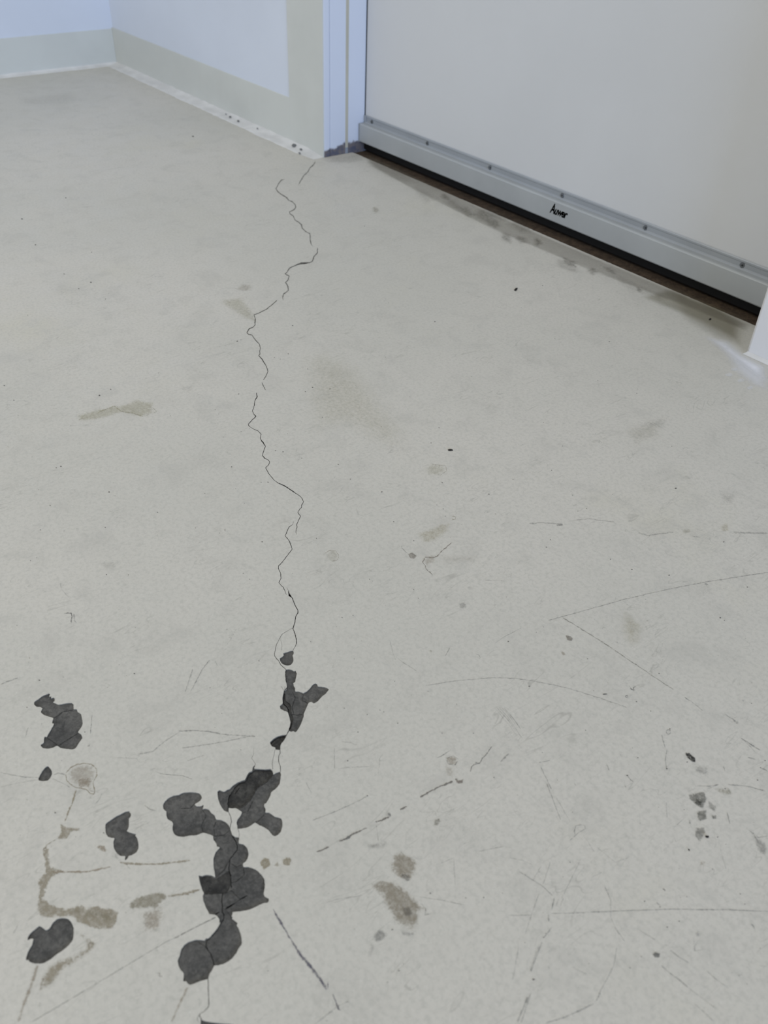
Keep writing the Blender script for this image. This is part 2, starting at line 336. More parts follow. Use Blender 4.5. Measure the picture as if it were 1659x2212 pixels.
F_ = (Z(*Z5, [(370,402),(460,397),(530,405),(558,430),(565,460),(550,485),(490,525),(510,545),(550,545),(583,530),(583,550),(575,575),(600,570),(640,580),(665,615),(700,640),(720,685),(770,690),(820,715),(850,745),(865,785),(885,845),(920,870),(958,875),(955,935),(1000,945),(1040,980),(1058,1040),(1050,1090),(1025,1130),(1000,1150),(1005,1183),(1060,1185),(1130,1210)])
  + Z(*Z6, [(1204,180),(1250,230),(1280,280),(1283,360),(1270,450),(1290,485),(1330,505),(1332,535),(1310,555),(1265,560),(1200,590),(1100,635),(1000,655),(900,665),(898,682),(885,720),(900,720),(890,745),(920,765),(958,800),(948,820),(975,870),(1000,950),(1008,1040),(965,1110),(940,1160),(880,1230),(800,1280),(720,1303),(680,1305),(650,1365),(625,1400),(615,1435),(600,1465),(500,1495),(420,1528),(380,1532),(355,1510),(345,1490),(310,1490),(315,1400),(285,1365),(255,1310),(243,1240),(265,1190),(285,1110),(330,1050),(380,1020),(470,995),(565,1003),(580,980),(610,978),(670,915),(720,850),(750,795),(740,785),(740,750),(715,715),(680,695),(620,690),(610,665),(575,600),(565,570),(548,530),(543,470),(555,440),(530,390),(505,300),(492,228),(535,235),(570,222),(640,225),(690,248)])
  + Z(*Z5, [(700,1240),(688,1160),(690,1090),(710,1030),(755,980),(725,970),(720,940),(690,900),(685,860),(660,845),(580,825),(510,850),(430,855),(370,868),(310,860),(270,830),(257,780),(262,725),(250,705),(205,680),(192,640),(192,600),(160,570),(157,530),(180,490),(230,450),(270,432),(320,425)]))
G_ = Z(*Z4, [(440,500),(495,483),(550,465),(575,470),(582,495),(565,530),(575,570),(573,610),(545,650),(495,662),(430,640),(400,600),(395,565),(430,545),(448,525)])
H_ = Z(*Z4, [(480,720),(520,712),(555,720),(585,738),(605,730),(622,770),(612,820),(600,880),(575,895),(580,930),(600,965),(602,1005),(640,1005),(690,1020),(705,1030),(770,990),(810,945),(845,908),(870,898),(890,910),(900,938),(925,942),(985,948),(1020,960),(1048,978),(1010,1030),(950,1080),(905,1130),(845,1165),(820,1145),(780,1155),(755,1210),(720,1290),(710,1350),(680,1430),(650,1490),(620,1535),(600,1547),(575,1530),(550,1542),(520,1530),(512,1510),(530,1460),(538,1410),(520,1340),(500,1280),(455,1265),(405,1235),(395,1200),(435,1160),(430,1090),(450,1010),(480,985),(500,940),(485,880),(478,800)])
I_ = Z(*Z4, [(487,1580),(480,1610),(455,1650),(415,1700),(403,1745),(400,1782),(340,1775),(335,1750),(290,1735),(270,1700),(265,1680),(310,1635),(370,1600),(430,1585)])
J_ = Z(*Z6, [(520,1950),(560,1965),(640,1980),(760,1995),(900,2005),(1010,2060),(980,2200),(700,2300),(560,2180),(518,2040)])
SPALL = {'E': Z(*Z5, [(1122,158),(1250,160),(1288,158),(1304,176),(1312,214),(1250,280),(1150,340),(1125,380),(1080,460),(1010,530),(950,560),(890,560),(858,555),(846,500),(850,440),(868,412),(905,345),(955,296),(1025,272),(1046,226),(1070,191),(1100,182)]),
         'H': Z(*Z4, [(455,1015),(470,1050),(475,1120),(520,1150),(545,1200),(555,1290),(575,1350),(560,1440),(535,1500),(518,1508),(532,1460),(540,1410),(524,1340),(505,1276),(490,1220),(440,1165),(436,1095)]),
         'I': Z(*Z4, [(470,1592),(448,1645),(408,1698),(394,1745),(390,1768),(348,1762),(342,1742),(296,1728),(278,1700),(274,1684),(315,1642),(372,1606),(430,1592)]),
         'F': Z(*Z6, [(500,240),(535,243),(570,232),(640,235),(700,262),(860,160),(868,240),(872,330),(830,430),(770,432),(700,440),(560,445),(540,392),(512,300)])}
def jag(poly, amp=0.35, sub=2):
    out = []; n = len(poly)
    for i in range(n):
        p0, p1, p2, p3 = (Vector(poly[(i+k) % n][:2]) for k in (-1, 0, 1, 2))
        L = (p2-p1).length; m = max(1, min(6, int(L/3.0)))
        for j in range(m):
            t = j/m
            cr = 0.5*((2*p1)+(p2-p0)*t+(2*p0-5*p1+4*p2-p3)*t*t+(-p0+3*p1-3*p2+p3)*t**3)
            q = (p1.lerp(p2, t))*0.45+cr*0.55
            if j: q += Vector((rnd.uniform(-amp, amp), rnd.uniform(-amp, amp)))
            out.append((q.x, q.y))
    return out
PATCH = {k: jag(v) for k, v in dict(A=A_, B=B_, C=C_, D=D_, E=E_, F=F_, G=G_, H=H_, I=I_, J=J_).items()}
# cracks: (points, width in photo pixels); an optional third value in a point is a local width
CR = [
 (Z(*Z1, [(1055,160),(1035,205),(985,250),(960,300),(910,345),(870,410),(840,465)]), .9),
 (Z(*Z1, [(670,390),(630,400),(590,450),(560,510),(580,545),(640,590),(700,630),(715,655),(760,670),(800,710),(810,745),(785,775),(730,800),(735,825),(775,850),(800,905),(850,935),(880,965),(890,1010),(940,1055),(985,1075),(990,1150),(1000,1200),(1020,1235)]), 1.0),
 (Z(*Z1, [(1080,1250),(1080,1320),(1040,1360),(1015,1425),(985,1440,1),(930,1445,3.5),(880,1448,4.5),(840,1460,3),(790,1480),(730,1510),(700,1560),(675,1580),(725,1610),(710,1660),(680,1690),(710,1740),(715,1790),(655,1835),(645,1870),(650,1910)]), 1.1),
 (Z(*Z1, [(570,1915),(520,1960),(440,2025),(345,2075),(285,2095),(300,2150),(295,2205)])+Z(*Z2, [(420,50),(410,90),(415,125),(390,155),(340,175,2.2),(310,225),(330,245,2),(375,255),(420,320),(470,375),(480,420),(470,460),(475,490),(460,515),(490,545,2.2),(520,590,2),(550,640),(575,710),(550,770),(520,820)]), 1.1),
 (Z(*Z2, [(500,850),(520,900),(545,945)]), 1.1),
 (Z(*Z2, [(430,980),(440,1030,2),(410,1085),(405,1140),(380,1210),(390,1240),(425,1275,2),(370,1330),(325,1380),(345,1405),(400,1440),(450,1460),(490,1500),(480,1560),(515,1605,2.2),(545,1655),(525,1700),(505,1770),(530,1800,2),(580,1825),(597,1855),(580,1890),(545,1925),(580,1990),(650,2075),(700,2115),(780,2150),(885,2212)])
   +Z(*Z3, [(520,85),(600,120),(700,190,2),(720,203,2),(790,250),(830,285),(860,340),(830,390),(830,420),(810,435),(780,485),(800,520),(820,540),(790,590),(765,645),(770,680),(755,730),(755,790,.5)]), 1.2),
 (Z(*Z3, [(720,610,.5),(710,650,.7),(660,685),(635,740),(605,805),(650,860),(670,890),(705,985),(640,1070),(545,1190),(515,1215),(515,1255),(545,1320),(550,1385),(520,1445),(545,1475),(585,1515),(605,1560),(625,1610,.5)]), 1.3),
 (Z(*Z3, [(630,1510,.4),(650,1550,.6),(660,1595,2.5),(668,1620,5.5),(690,1640,2),(710,1665),(740,1750),(780,1820),(780,1860),(750,1910),(740,1980),(720,2050),(712,2070),(730,2110),(755,2200)])+Z(*Z4, [(618,345),(618,365),(600,410,.8),(565,470,.7)]), 1.6),
 (Z(*Z4, [(560,165,.5),(500,200,.6),(430,240),(395,300),(350,390),(325,500,1.1),(330,540,1.2),(380,600,1.3),(415,660,1.3),(475,712,1.3)]), .9),
 (Z(*Z4, [(405,300),(425,400),(415,470)]), .35),
 (Z(*Z4, [(477,712),(472,800),(482,880),(497,945),(465,990),(448,1012)]), 1.6),
 (Z(*Z4, [(452,1000),(430,960),(410,935)]), .5),
 (Z(*Z4, [(457,992),(466,930)]), .5),
 (Z(*Z4, [(520,1520,1.8),(500,1555,1.6),(482,1590,1.5)]), 1.6),
 (Z(*Z4, [(398,1775),(398,1830),(383,1860),(380,1930),(400,1990),(405,2040),(398,2085)]), 1.2),
 (Z(*Z4, [(335,1770),(310,1880),(295,1960),(300,2045)]), .7),
 (Z(*Z4, [(50,1750,.2),(45,1850,.4),(20,1890,.5),(50,1930,.6),(70,1960,.7),(62,2005,.8)]), .5),
 (Z(*Z5, [(842,600),(870,650),(878,700),(862,780),(882,850)]), 1.2),
 (Z(*Z5, [(943,780),(960,830),(958,880)]), .7),
 (Z(*Z6, [(605,1430),(608,1520),(610,1640),(615,1780),(600,1810),(560,1850,1),(530,1870,.8)]), 1.5),
 (Z(*Z6, [(530,1860,.5),(500,1900,1.2),(520,1935,1.6),(522,1960,1.5)]), 1.0),
 (Z(*Z6, [(515,1870,.4),(480,1920,.6),(478,1960,.6),(500,1990,.5)]), .5),
]
INNER = [   # cracks running through the bare concrete
 ('F', Z(*Z5, [(880,845),(920,900),(942,960),(935,1000),(895,1050),(860,1100),(850,1200),(868,1260),(875,1400)]), 1.7),
 ('F', Z(*Z6, [(735,432,.6),(775,436,1.5),(830,428,.6)]), 1.2),
 ('F', Z(*Z6, [(777,440),(768,520),(778,600),(770,650),(795,690),(790,740),(750,800),(700,880),(650,940),(590,1000),(580,1060),(600,1110),(640,1160),(665,1240),(681,1300)]), 1.7),
 ('F', Z(*Z6, [(808,622,.8),(840,602,3.4),(900,565,3.2),(925,550,.7),(960,525,.5),(1010,492,2.6),(1050,470,2.4),(1070,458,.4)]), 1.2),
 ('F', Z(*Z6, [(676,694),(705,676,2.6),(742,654,1)]), 2.0),
 ('E', Z(*Z5, [(1305,222),(1250,284),(1150,346),(1129,384),(1086,462),(1016,534),(955,566)]), .8),
 ('E', Z(*Z5, [(848,558),(838,510),(850,440),(866,410)]), 1.4),
 ('E', Z(*Z5, [(915,398),(935,370),(962,335)]), 1.2),
 ('H', Z(*Z4, [(436,1095),(443,1150),(485,1190),(515,1245),(512,1290),(532,1370),(540,1420),(518,1505)]), 1.6),
]
def ribbon(pts, wd, step=2.2, amp=0.5):
    "offset quads along a jittered pixel polyline -> list of (left, right) pixel pairs"
    P = []
    for i in range(len(pts)-1):
        a, b = pts[i], pts[i+1]; wa = a[2] if len(a) > 2 else wd; wb = b[2] if len(b) > 2 else wd
        L = math.hypot(b[0]-a[0], b[1]-a[1]); m = max(1, int(L/step))
        for j in range(m):
            t = j/m; q = amp if j else 0
            P.append((a[0]+(b[0]-a[0])*t+rnd.uniform(-q, q), a[1]+(b[1]-a[1])*t+rnd.uniform(-q, q)*0.4, (wa+(wb-wa)*t)*rnd.uniform(.8, 1.25)))
    b = pts[-1]; P.append((b[0], b[1], b[2] if len(b) > 2 else wd*0.7))
    out = []
    for i, p in enumerate(P):
        a = P[max(0, i-1)]; c = P[min(len(P)-1, i+1)]
        dx, dy = c[0]-a[0], c[1]-a[1]; L = math.hypot(dx, dy) or 1
        nx, ny = -dy/L*p[2]/2, dx/L*p[2]/2
        out.append(((p[0]+nx, p[1]+ny), (p[0]-nx, p[1]-ny)))
    return out
def hull(P):
    P = sorted(set(P)); 
    def half(Q):
        h = []
        for p in Q:
            while len(h) > 1 and (h[-1][0]-h[-2][0])*(p[1]-h[-2][1])-(h[-1][1]-h[-2][1])*(p[0]-h[-2][0]) <= 1e-12: h.pop()
            h.append(p)
        return h[:-1]
    return half(P)+half(P[::-1])
S = 1000.0
def cdt(polys, eps=1e-4):
    "polys: list of polygons in floor metres -> verts (m), faces, per-face set of input polygons"
    vs, fs = [], []
    for p in polys:
        if sum(p[i-1][0]*p[i][1]-p[i][0]*p[i-1][1] for i in range(len(p))) < 0: p = p[::-1]
        b = len(vs); vs += [Vector((x*S, y*S)) for x, y in p]; fs.append(list(range(b, b+len(p))))
    r = delaunay_2d_cdt(vs, [], fs, 0, eps)
    return [(v.x/S, v.y/S) for v in r[0]], r[2], [set(x) for x in r[5]]
def fxy(p): q = fl(p[0], p[1]); return (q.x, q.y)
def sheet(name, verts, faces, z, depth, mats, parent, drop=None):
    "flat sheet with walls down from its open edges; mats = (top, wall)"
    used = {}; V = []
    def g(i, lo):
        k = (i, lo)
        if k not in used: used[k] = len(V); V.append((verts[i][0], verts[i][1], z-depth if lo else z))
        return used[k]
    cnt = {}; F = []
    for f in faces:
        a = sum(verts[f[i]][0]*verts[f[(i+1) % len(f)]][1]-verts[f[(i+1) % len(f)]][0]*verts[f[i]][1] for i in range(len(f)))
        f = list(f) if a > 0 else list(f)[::-1]
        F.append(tuple(g(i, 0) for i in f))
        for i in range(len(f)): cnt[(f[i], f[(i+1) % len(f)])] = 1
    nt = len(F)
    for a, b in cnt:
        if (b, a) not in cnt: F.append((g(b, 0), g(a, 0), g(a, 1), g(b, 1)))
    o = nm(name, V, F, mats[0], parent)
    o.data.materials.append(mats[1])
    for i, p in enumerate(o.data.polygons): p.material_index = 0 if i < nt else 1
    return o

T = 0.0009                                     # thickness of the coating
slab_out = [(XL-0.1, -1.6), (1.6, -1.6), (1.6, 1.30), (XL-0.1, 1.30)]
floor = boxes('floor', [(XL-0.1, 1.6, -1.6, 1.15, -0.06, -0.0050)], M_DARK, kind='structure')
outer = [(XL, -1.6), (1.6, -1.6), (1.6, YR+0.01), (XR+0.001, YR+0.01), (XR+0.001, YE), (XF-0.001, YE), (XF-0.001, YW+0.004), (XL, YW+0.004)]
# small breaks in the coating edge at the threshold
edge = []; n = 160
for i in range(n+1):
    x = XR+0.001+(XF-XR-0.002)*i/n
    edge.append((x, YE-0.0012*max(0, mnoise.noise(Vector((x*45, 1, 0))))-0.0008*mnoise.noise(Vector((x*170, 4, 0)))))
outer = outer[:4]+edge+outer[6:]
polys = [outer]; crack_quads = []; shallow = []
for ci, (pts, wd) in enumerate(CR):
    if ci < 3: wd *= 0.3
    rb = ribbon(pts, wd)
    for i in range(len(rb)-1):
        q = [rb[i][0], rb[i+1][0], rb[i+1][1], rb[i][1]]
        q = hull([fxy(p) for p in q])
        if len(q) > 2: (shallow if ci < 5 else crack_quads).append(q)
patch_f = {k: [fxy(p) for p in v] for k, v in PATCH.items()}
polys += list(patch_f.values()); NP = len(polys); polys += crack_quads+shallow
vs, fs, of = cdt(polys)
keep = [f for f, s_ in zip(fs, of) if s_ == {0}]
coat = sheet('coating', vs, keep, 0.0, T, (M_COAT, M_EDGE), floor)
coat['label'] = 'pale grey floor coating with chips and a long crack'
# concrete directly under the coating, cut by the same cracks
slabp = [[(XL-0.1, -1.6), (1.6, -1.6), (1.6, 1.1385), (XL-0.1, 1.1385)]] + crack_quads
inner = {}
for k, pts, wd in INNER:
    rb = ribbon(pts, wd, 2.0, 0.6)
    inner.setdefault(k, []).extend([q for q in (hull([fxy(p) for p in (rb[i][0], rb[i+1][0], rb[i+1][1], rb[i][1])]) for i in range(len(rb)-1)) if len(q) > 2])
# slab minus patches (the patches are parts of their own) minus cracks
sp = slabp[:1] + list(patch_f.values()) + crack_quads
vs, fs, of = cdt(sp)
sheet('slab', vs, [f for f, s_ in zip(fs, of) if s_ == {0}], -T, 0.004, (M_CON, M_DARK), floor)
names = dict(A='squirrel', B='', C='', D='', E='', F='', G='', H='', I='', J='')
labs = dict(A='jagged bare patch near the left edge', B='smallest oval bare patch', C='bare patch of two lobes with a pointed tail', D='bean shaped bare patch at lower left',
            E='bare patch with a darker rough hollow', F='largest bare patch, a chain of rounded chips along the crack', G='small bare patch beside the crack, topmost',
            H='forked bare patch along the crack', I='dark wedge shaped bare patch on the crack', J='bare patch cut off by the bottom edge')
for k, poly in patch_f.items():
    pl = [poly] + inner.get(k, []); nin = len(pl)
    if k in SPALL: pl.append([fxy(p) for p in jag(SPALL[k], 0.5)])
    sid = len(pl)-1 if k in SPALL else -9
    vs, fs, of = cdt(pl)
    main = [f for f, s_ in zip(fs, of) if s_ == {0}]
    o = sheet('bare_patch', vs, main, -T-0.00002, 0.004, (M_CON, M_DARK), floor); o['label'] = labs[k]
    if sid > 0:
        sub = [f for f, s_ in zip(fs, of) if s_ == {0, sid}]
        q = sheet('hollow', vs, sub, -T-(0.0009 if k != 'F' else 0.0003), 0.003, (M_CON2, M_DARK), o); q['label'] = 'darker rougher concrete'

# ------------------------------------------------------------------ stains, scuffs and scratches lying on the coating
BRN = (143, 134, 114); GRY = (120, 120, 116); DRK = (70, 70, 68); PUR = (86, 84, 98); YEL = (168, 160, 128); BEI = (150, 139, 122); WHT = (226, 228, 234)
def inside(p, poly):
    c = False; j = len(poly)-1
    for i in range(len(poly)):
        (xi, yi), (xj, yj) = poly[i], poly[j]
        if (yi > p[1]) != (yj > p[1]) and p[0] < (xj-xi)*(p[1]-yi)/(yj-yi)+xi: c = not c
        j = i
    return c
def rimd(p, poly):
    best = 1e9
    for i in range(len(poly)):
        ax, ay = poly[i]; bx, by = poly[(i+1) % len(poly)]
        dx, dy = bx-ax, by-ay; t = max(0, min(1, ((p[0]-ax)*dx+(p[1]-ay)*dy)/(dx*dx+dy*dy+1e-12)))
        best = min(best, math.hypot(p[0]-ax-dx*t, p[1]-ay-dy*t))
    return best
zc = [0.00006]; zoff = [0.0]
def film(name, verts, faces, col, edgev, label=None):
    zc[0] += 0.0000012
    o = nm(name, [(x, y, zc[0]+zoff[0]) for x, y in verts], faces, M_FILM, floor)
    me = o.data
    a = me.attributes.new('mark', 'FLOAT_COLOR', 'POINT'); l = s2l(col)
    a.data.foreach_set('color', [v for _ in verts for v in (*l, 1.0)])
    e = me.attributes.new('edge', 'FLOAT_VECTOR', 'POINT'); e.data.foreach_set('vector', [v for t in edgev for v in t])
    if me.polygons[0].normal.z < 0:
        bm = bmesh.new(); bm.from_mesh(me); bmesh.ops.reverse_faces(bm, faces=bm.faces[:]); bm.to_mesh(me); bm.free()
    if label: o['label'] = label
    return o
def stain(poly_px, col, strength, soft=0.0, fade=None, name='stain', label=None, grow=3.0):
    strength *= 1.0 if strength > 2 else (1.0 if poly_px[0][1] > 1300 else 0.55) if name == 'stain' else 1.0
    "poly_px is where the stain reads full; it is grown a little and fades to its rim"
    cx = sum(p[0] for p in poly_px)/len(poly_px); cy = sum(p[1] for p in poly_px)/len(poly_px)
    # densify and grow outward in pixels
    area2 = sum(poly_px[i][0]*poly_px[(i+1) % len(poly_px)][1]-poly_px[(i+1) % len(poly_px)][0]*poly_px[i][1] for i in range(len(poly_px)))
    sg = 1 if area2 > 0 else -1; G = []
    for i in range(len(poly_px)):
        p0, p1, p2 = poly_px[i-1], poly_px[i], poly_px[(i+1) % len(poly_px)]
        dx, dy = p2[0]-p0[0], p2[1]-p0[1]; L = math.hypot(dx, dy) or 1
        G.append((p1[0]+sg*dy/L*grow, p1[1]-sg*dx/L*grow))
    poly = [fxy(p) for p in G]
    if sum(poly[i-1][0]*poly[i][1]-poly[i][0]*poly[i-1][1] for i in range(len(poly))) < 0: poly = poly[::-1]
    xs = [p[0] for p in poly]; ys = [p[1] for p in poly]; W = max(xs)-min(xs); H = max(ys)-min(ys)
    st = max(0.0012, math.sqrt(W*H/500)); fd = (fade*0.8) if fade else max(0.0026, min(W, H)*0.30)
    vs = [Vector((x*S, y*S)) for x, y in poly]; n0 = len(vs)
    y = min(ys); 
    while y < max(ys):
        x = min(xs)
        while x < max(xs):
            q = (x+rnd.uniform(-.3, .3)*st, y+rnd.uniform(-.3, .3)*st)
            if inside(q, poly) and rimd(q, poly) > st*0.35: vs.append(Vector((q[0]*S, q[1]*S)))
            x += st
        y += st
    r = delaunay_2d_cdt(vs, [], [list(range(n0))], 1, 1e-4)
    V = [(v.x/S, v.y/S) for v in r[0]]
    ev = [(min(1.0, rimd(p, poly)/fd), strength, 1.0-soft) for p in V]
    return film(name, V, [tuple(f) for f in r[2]], col, ev, label)
def ell(cx, cy, rx, ry, n=14, rot=0.0, j=0.15):
    return [(cx+math.cos(rot)*math.cos(t)*rx*q-math.sin(rot)*math.sin(t)*ry*q, cy+math.sin(rot)*math.cos(t)*rx*q+math.cos(rot)*math.sin(t)*ry*q)
            for t, q in ((2*math.pi*i/n, 1+rnd.uniform(-j, j)) for i in range(n))]
def line(pts, wd, col, strength, soft=0.5, name='scratch', label=None, step=4.0, amp=0.5):
    strength *= {'scratch': 0.85, 'stain': 1.15, 'crack': 1.2}.get(name, 0.95)*(1.0 if pts[0][1] > 1300 else 0.8)
    P = []
    for i in range(len(pts)-1):
        a, b = pts[i], pts[i+1]; wa = a[2] if len(a) > 2 else wd; wb = b[2] if len(b) > 2 else wd
        L = math.hypot(b[0]-a[0], b[1]-a[1]); m = max(1, int(L/step))
        for j in range(m):
            t = j/m; q = amp if j else 0
            P.append((a[0]+(b[0]-a[0])*t+rnd.uniform(-q, q), a[1]+(b[1]-a[1])*t+rnd.uniform(-q, q), (wa+(wb-wa)*t)*rnd.uniform(.75, 1.25)))
    b = pts[-1]; P.append((b[0], b[1], (b[2] if len(b) > 2 else wd)*0.6))
    V, E, Fc = [], [], []
    for i, p in enumerate(P):
        a = P[max(0, i-1)]; c = P[min(len(P)-1, i+1)]
        dx, dy = c[0]-a[0], c[1]-a[1]; L = math.hypot(dx, dy) or 1
        endf = 0.35 if i in (0, len(P)-1) else 1.0
        for k in (-1, 0, 1):
            V.append(fxy((p[0]-dy/L*p[2]*0.8*k, p[1]+dx/L*p[2]*0.8*k))); E.append((0.0 if k else endf, strength, 1.0-soft))
    for i in range(len(P)-1):
        for k in (0, 1): Fc.append((3*i+k, 3*i+k+1, 3*i+k+4, 3*i+k+3))
    return film(name, V, Fc, col, E, label)
Q8 = (0, 1480, 2.676); QB = (560, 1560, 3.072); QR = (1100, 1540, 2.968); QM = (1140, 1040, 3.16); QC = (640, 1040, 3.16); QL = (0, 900, 2.676); QU = (0, 160, 2.676); QD = (740, 340, 1.805)
zoff[0] = -T  # darker arcs drawn on the bare patches where chip lobes meet
for seg in (Z(*Z5, [(500,500),(440,560),(330,560)]), Z(*Z5, [(575,580),(610,640),(560,740),(580,820)]), Z(*Z5, [(720,690),(690,760),(700,860)]), Z(*Z5, [(865,790),(800,840),(690,855)]),
            Z(*Z5, [(860,1100),(790,1220),(705,1290)]), Z(*Z5, [(1000,1150),(930,1180),(870,1140)]), Z(*Z5, [(1005,1185),(1010,1260),(930,1330),(870,1350)]), Z(*Z6, [(560,445),(640,440),(740,432)]), Z(*Z6, [(780,450),(880,400),(960,480),(1000,500)]),
            Z(*Z6, [(600,1110),(560,1060),(480,1010)]), Z(*Z6, [(820,640),(870,700),(900,760)]), Z(*Z7, [(445,480),(560,400),(680,380)]), Z(*Z7, [(370,697),(470,760),(495,795)]), Z(*Z7, [(730,640),(640,700),(500,790)]), Z(*Z5, [(1128,717),(1200,650),(1235,610)]),
            Z(*Z5, [(988,607),(1050,590),(1110,470)]), Z(*Z4, [(560,1000),(600,1080),(560,1200),(580,1300)]), Z(*Z4, [(520,1300),(620,1310),(715,1300)]), Z(*Z4, [(705,1030),(690,1120),(780,1155)])):
    line(seg, 2.2, (44, 44, 43), 1.0, .3, 'stain')
zoff[0] = 0.0
# -- lower left brown stains
ring = Z(*Z7, [(590,1110),(640,1050),(710,1010),(800,995),(880,1005),(940,1060),(945,1130),(900,1210),(920,1310),(910,1345),(870,1340),(820,1290),(740,1275),(690,1265),(640,1230),(600,1190)])
stain(ring, BEI, .34, .2, label='round beige stain with a darker rim')
line(ring+ring[:1], 2.2, BRN, .75, .2, 'stain')
stain(Z(*Z7, [(710,1190),(760,1170),(870,1150),(900,1230),(830,1270),(740,1260)]), BEI, .5, .2)
stain(Z(*Z8, [(490,120),(520,170),(530,260),(540,350),(620,375),(740,392),(740,398),(620,440),(550,460),(520,520),(490,600),(470,680),(530,740),(660,780),(690,790),(850,740),(900,770),(1030,740),(1080,780),(1200,790),(1260,830),(1250,900),(1200,1010),(1100,1020),(960,1010),(850,970),(780,920),(720,880),(600,890),(520,900),(420,880),(370,780),(400,680),(405,600),(385,530),(420,460),(470,420),(465,300),(440,200),(450,150)]), BRN, .62, .1, 0.0022, label='long brown branching stain at lower left', grow=1)
stain(Z(*Z8, [(700,800),(860,760),(1060,790),(1220,820),(1220,940),(1100,960),(900,900),(740,860)]), (134, 128, 106), .42, .2)
stain(Z(*Q8, [(730,1270),(780,1230),(870,1200),(930,1195),(970,1210),(1050,1215),(1160,1175),(1165,1190),(1060,1225),(965,1235),(930,1265),(900,1300),(850,1290),(760,1300)]), (136, 130, 112), .6, .1, 0.003, grow=1.5)
stain(Z(*Q8, [(800,1310),(940,1270),(960,1340),(900,1440),(830,1430)]), BEI, .5, .4)
stain(Z(*Z8, [(850,1090),(960,1140),(1040,1150),(960,1260),(860,1330),(690,1430),(600,1540),(520,1620),(400,1700),(440,1500),(520,1370),(640,1330),(800,1270),(900,1210),(900,1150)]), BRN, .72, .5, 0.006)
stain(Z(*Z8, [(800,1040),(900,1060),(960,1130),(1030,1160),(940,1170),(860,1100)]), BRN, .4, .3)
stain(ell(225.5, 2026, 6, 4.5), GRY, .5, .2, grow=1)
stain(Z(*Q8, [(345,800),(400,820),(470,825),(465,845),(410,850),(385,890),(340,900),(320,890),(350,850)]), BRN, .6, .1, 0.002, grow=1)
line(Z(*Q8, [(440,605),(420,680),(400,720),(375,790)]), 4, BRN, .75, .2, 'stain')
line(Z(*Q8, [(325,890),(270,925),(245,960)]), 2, BRN, .5, .3, 'stain')
stain(Z(*Q8, [(530,925),(610,925),(615,945),(640,955),(600,970),(565,945)]), BEI, .7, .1, .002, grow=1)
stain(Z(*Q8, [(640,960),(670,965),(715,1025),(690,1025)]), GRY, .3, .4)
line(Z(*Q8, [(300,1085),(380,1080),(500,1080),(640,1050)]), 5, BEI, .7, .2, 'stain')
line(Z(*Q8, [(690,1028),(800,1035),(930,1035),(1060,1018),(1100,1012)]), 4.5, BRN, .62, .2, 'stain')
line(Z(*Q8, [(965,1222),(1060,1208),(1160,1182)]), 6, BRN, .6, .2, 'stain')
line(Z(*Q8, [(215,1620),(180,1740),(150,1810),(105,1950)]), 7, BEI, .55, .5, 'stain')
line(Z(*Q8, [(250,1690),(230,1770)]), 6, BEI, .4, .6, 'stain')
line(Z(*Q8, [(1085,1745),(1040,1840),(990,1950)]), 5, BEI, .45, .6, 'stain')
line(Z(*Q8, [(1250,1340),(950,1490),(700,1640),(400,1820),(180,1950)]), 1.8, GRY, .6, .5)
line(Z(*Q8, [(1250,1340),(1120,1405),(1000,1470)]), 2.2, GRY, .7, .3)
for x, y in ((950, 1490), (703, 1642), (750, 1608)): stain(ell(x/2.676, 1480+y/2.676, 3.5, 2.5), GRY, .6, .3, grow=1)
line(Z(*Q8, [(0,505),(70,520),(140,532),(230,535)]), 1.8, GRY, .55, .4); line(Z(*Q8, [(0,590),(60,575),(200,550),(300,540)]), 1.4, GRY, .4, .5)
line(Z(*Q8, [(310,520),(340,508),(380,520)]), 3, GRY, .55, .3); line(Z(*Q8, [(300,540),(380,575),(410,598)]), 1.4, GRY, .4, .4)
line(Z(*Q8, [(895,500),(930,512),(960,516),(1060,525),(1115,545)]), 1.2, (96, 96, 94), .75, .2)
line(Z(*Q8, [(830,690),(860,715),(905,728)]), 1.5, GRY, .6, .3)
line(Z(*Q8, [(1030,268),(1120,262),(1205,268),(1290,285),(1480,298)]), 2.5, GRY, .6, .2); line(Z(*Q8, [(1050,365),(1280,330),(1380,310),(1470,290)]), 2.2, GRY, .5, .2)
line(Z(*Q8, [(1040,270),(960,320),(880,385),(800,400)]), 2.4, GRY, .42, .4); line(Z(*Q8, [(1080,440),(1180,405)]), 2.2, GRY, .4, .4)
line(Z(*Q8, [(532,170),(528,230),(522,290)]), 1.6, GRY, .75, .3); line(Z(*Q8, [(505,360),(520,340)]), 4, GRY, .5, .3)
line(Z(*Q8, [(165,240),(145,300)]), 3, GRY, .55, .4); line(Z(*Q8, [(660,420),(790,425),(810,450)]), 1.2, GRY, .4, .3); line(Z(*Q8, [(720,400),(735,430)]), 1.2, GRY, .4, .3)
line(Z(*Q8, [(105,1385),(75,1440)]), 1.8, GRY, .6, .3); line(Z(*Q8, [(590,625),(575,660),(550,690)]), 1.5, GRY, .5, .4)
line(Z(*Q8, [(905,1665),(925,1668),(920,1682),(940,1684),(930,1692)]), 2.2, (96, 92, 88), .85, .1, 'scuff_mark')
line(Z(*Q8, [(725,1020),(740,1050),(765,1075)]), 1, GRY, .6, .2)
for ci in (0, 1, 2): line([q[:2] for q in CR[ci][0]], 2.8, (104, 102, 96), (.75, .8, 1.0)[ci], .45, 'crack', step=5)
for ci in (3, 4): line([q[:2] for q in CR[ci][0]], 2.4, (120, 118, 110), .6, .5, 'crack', step=5)
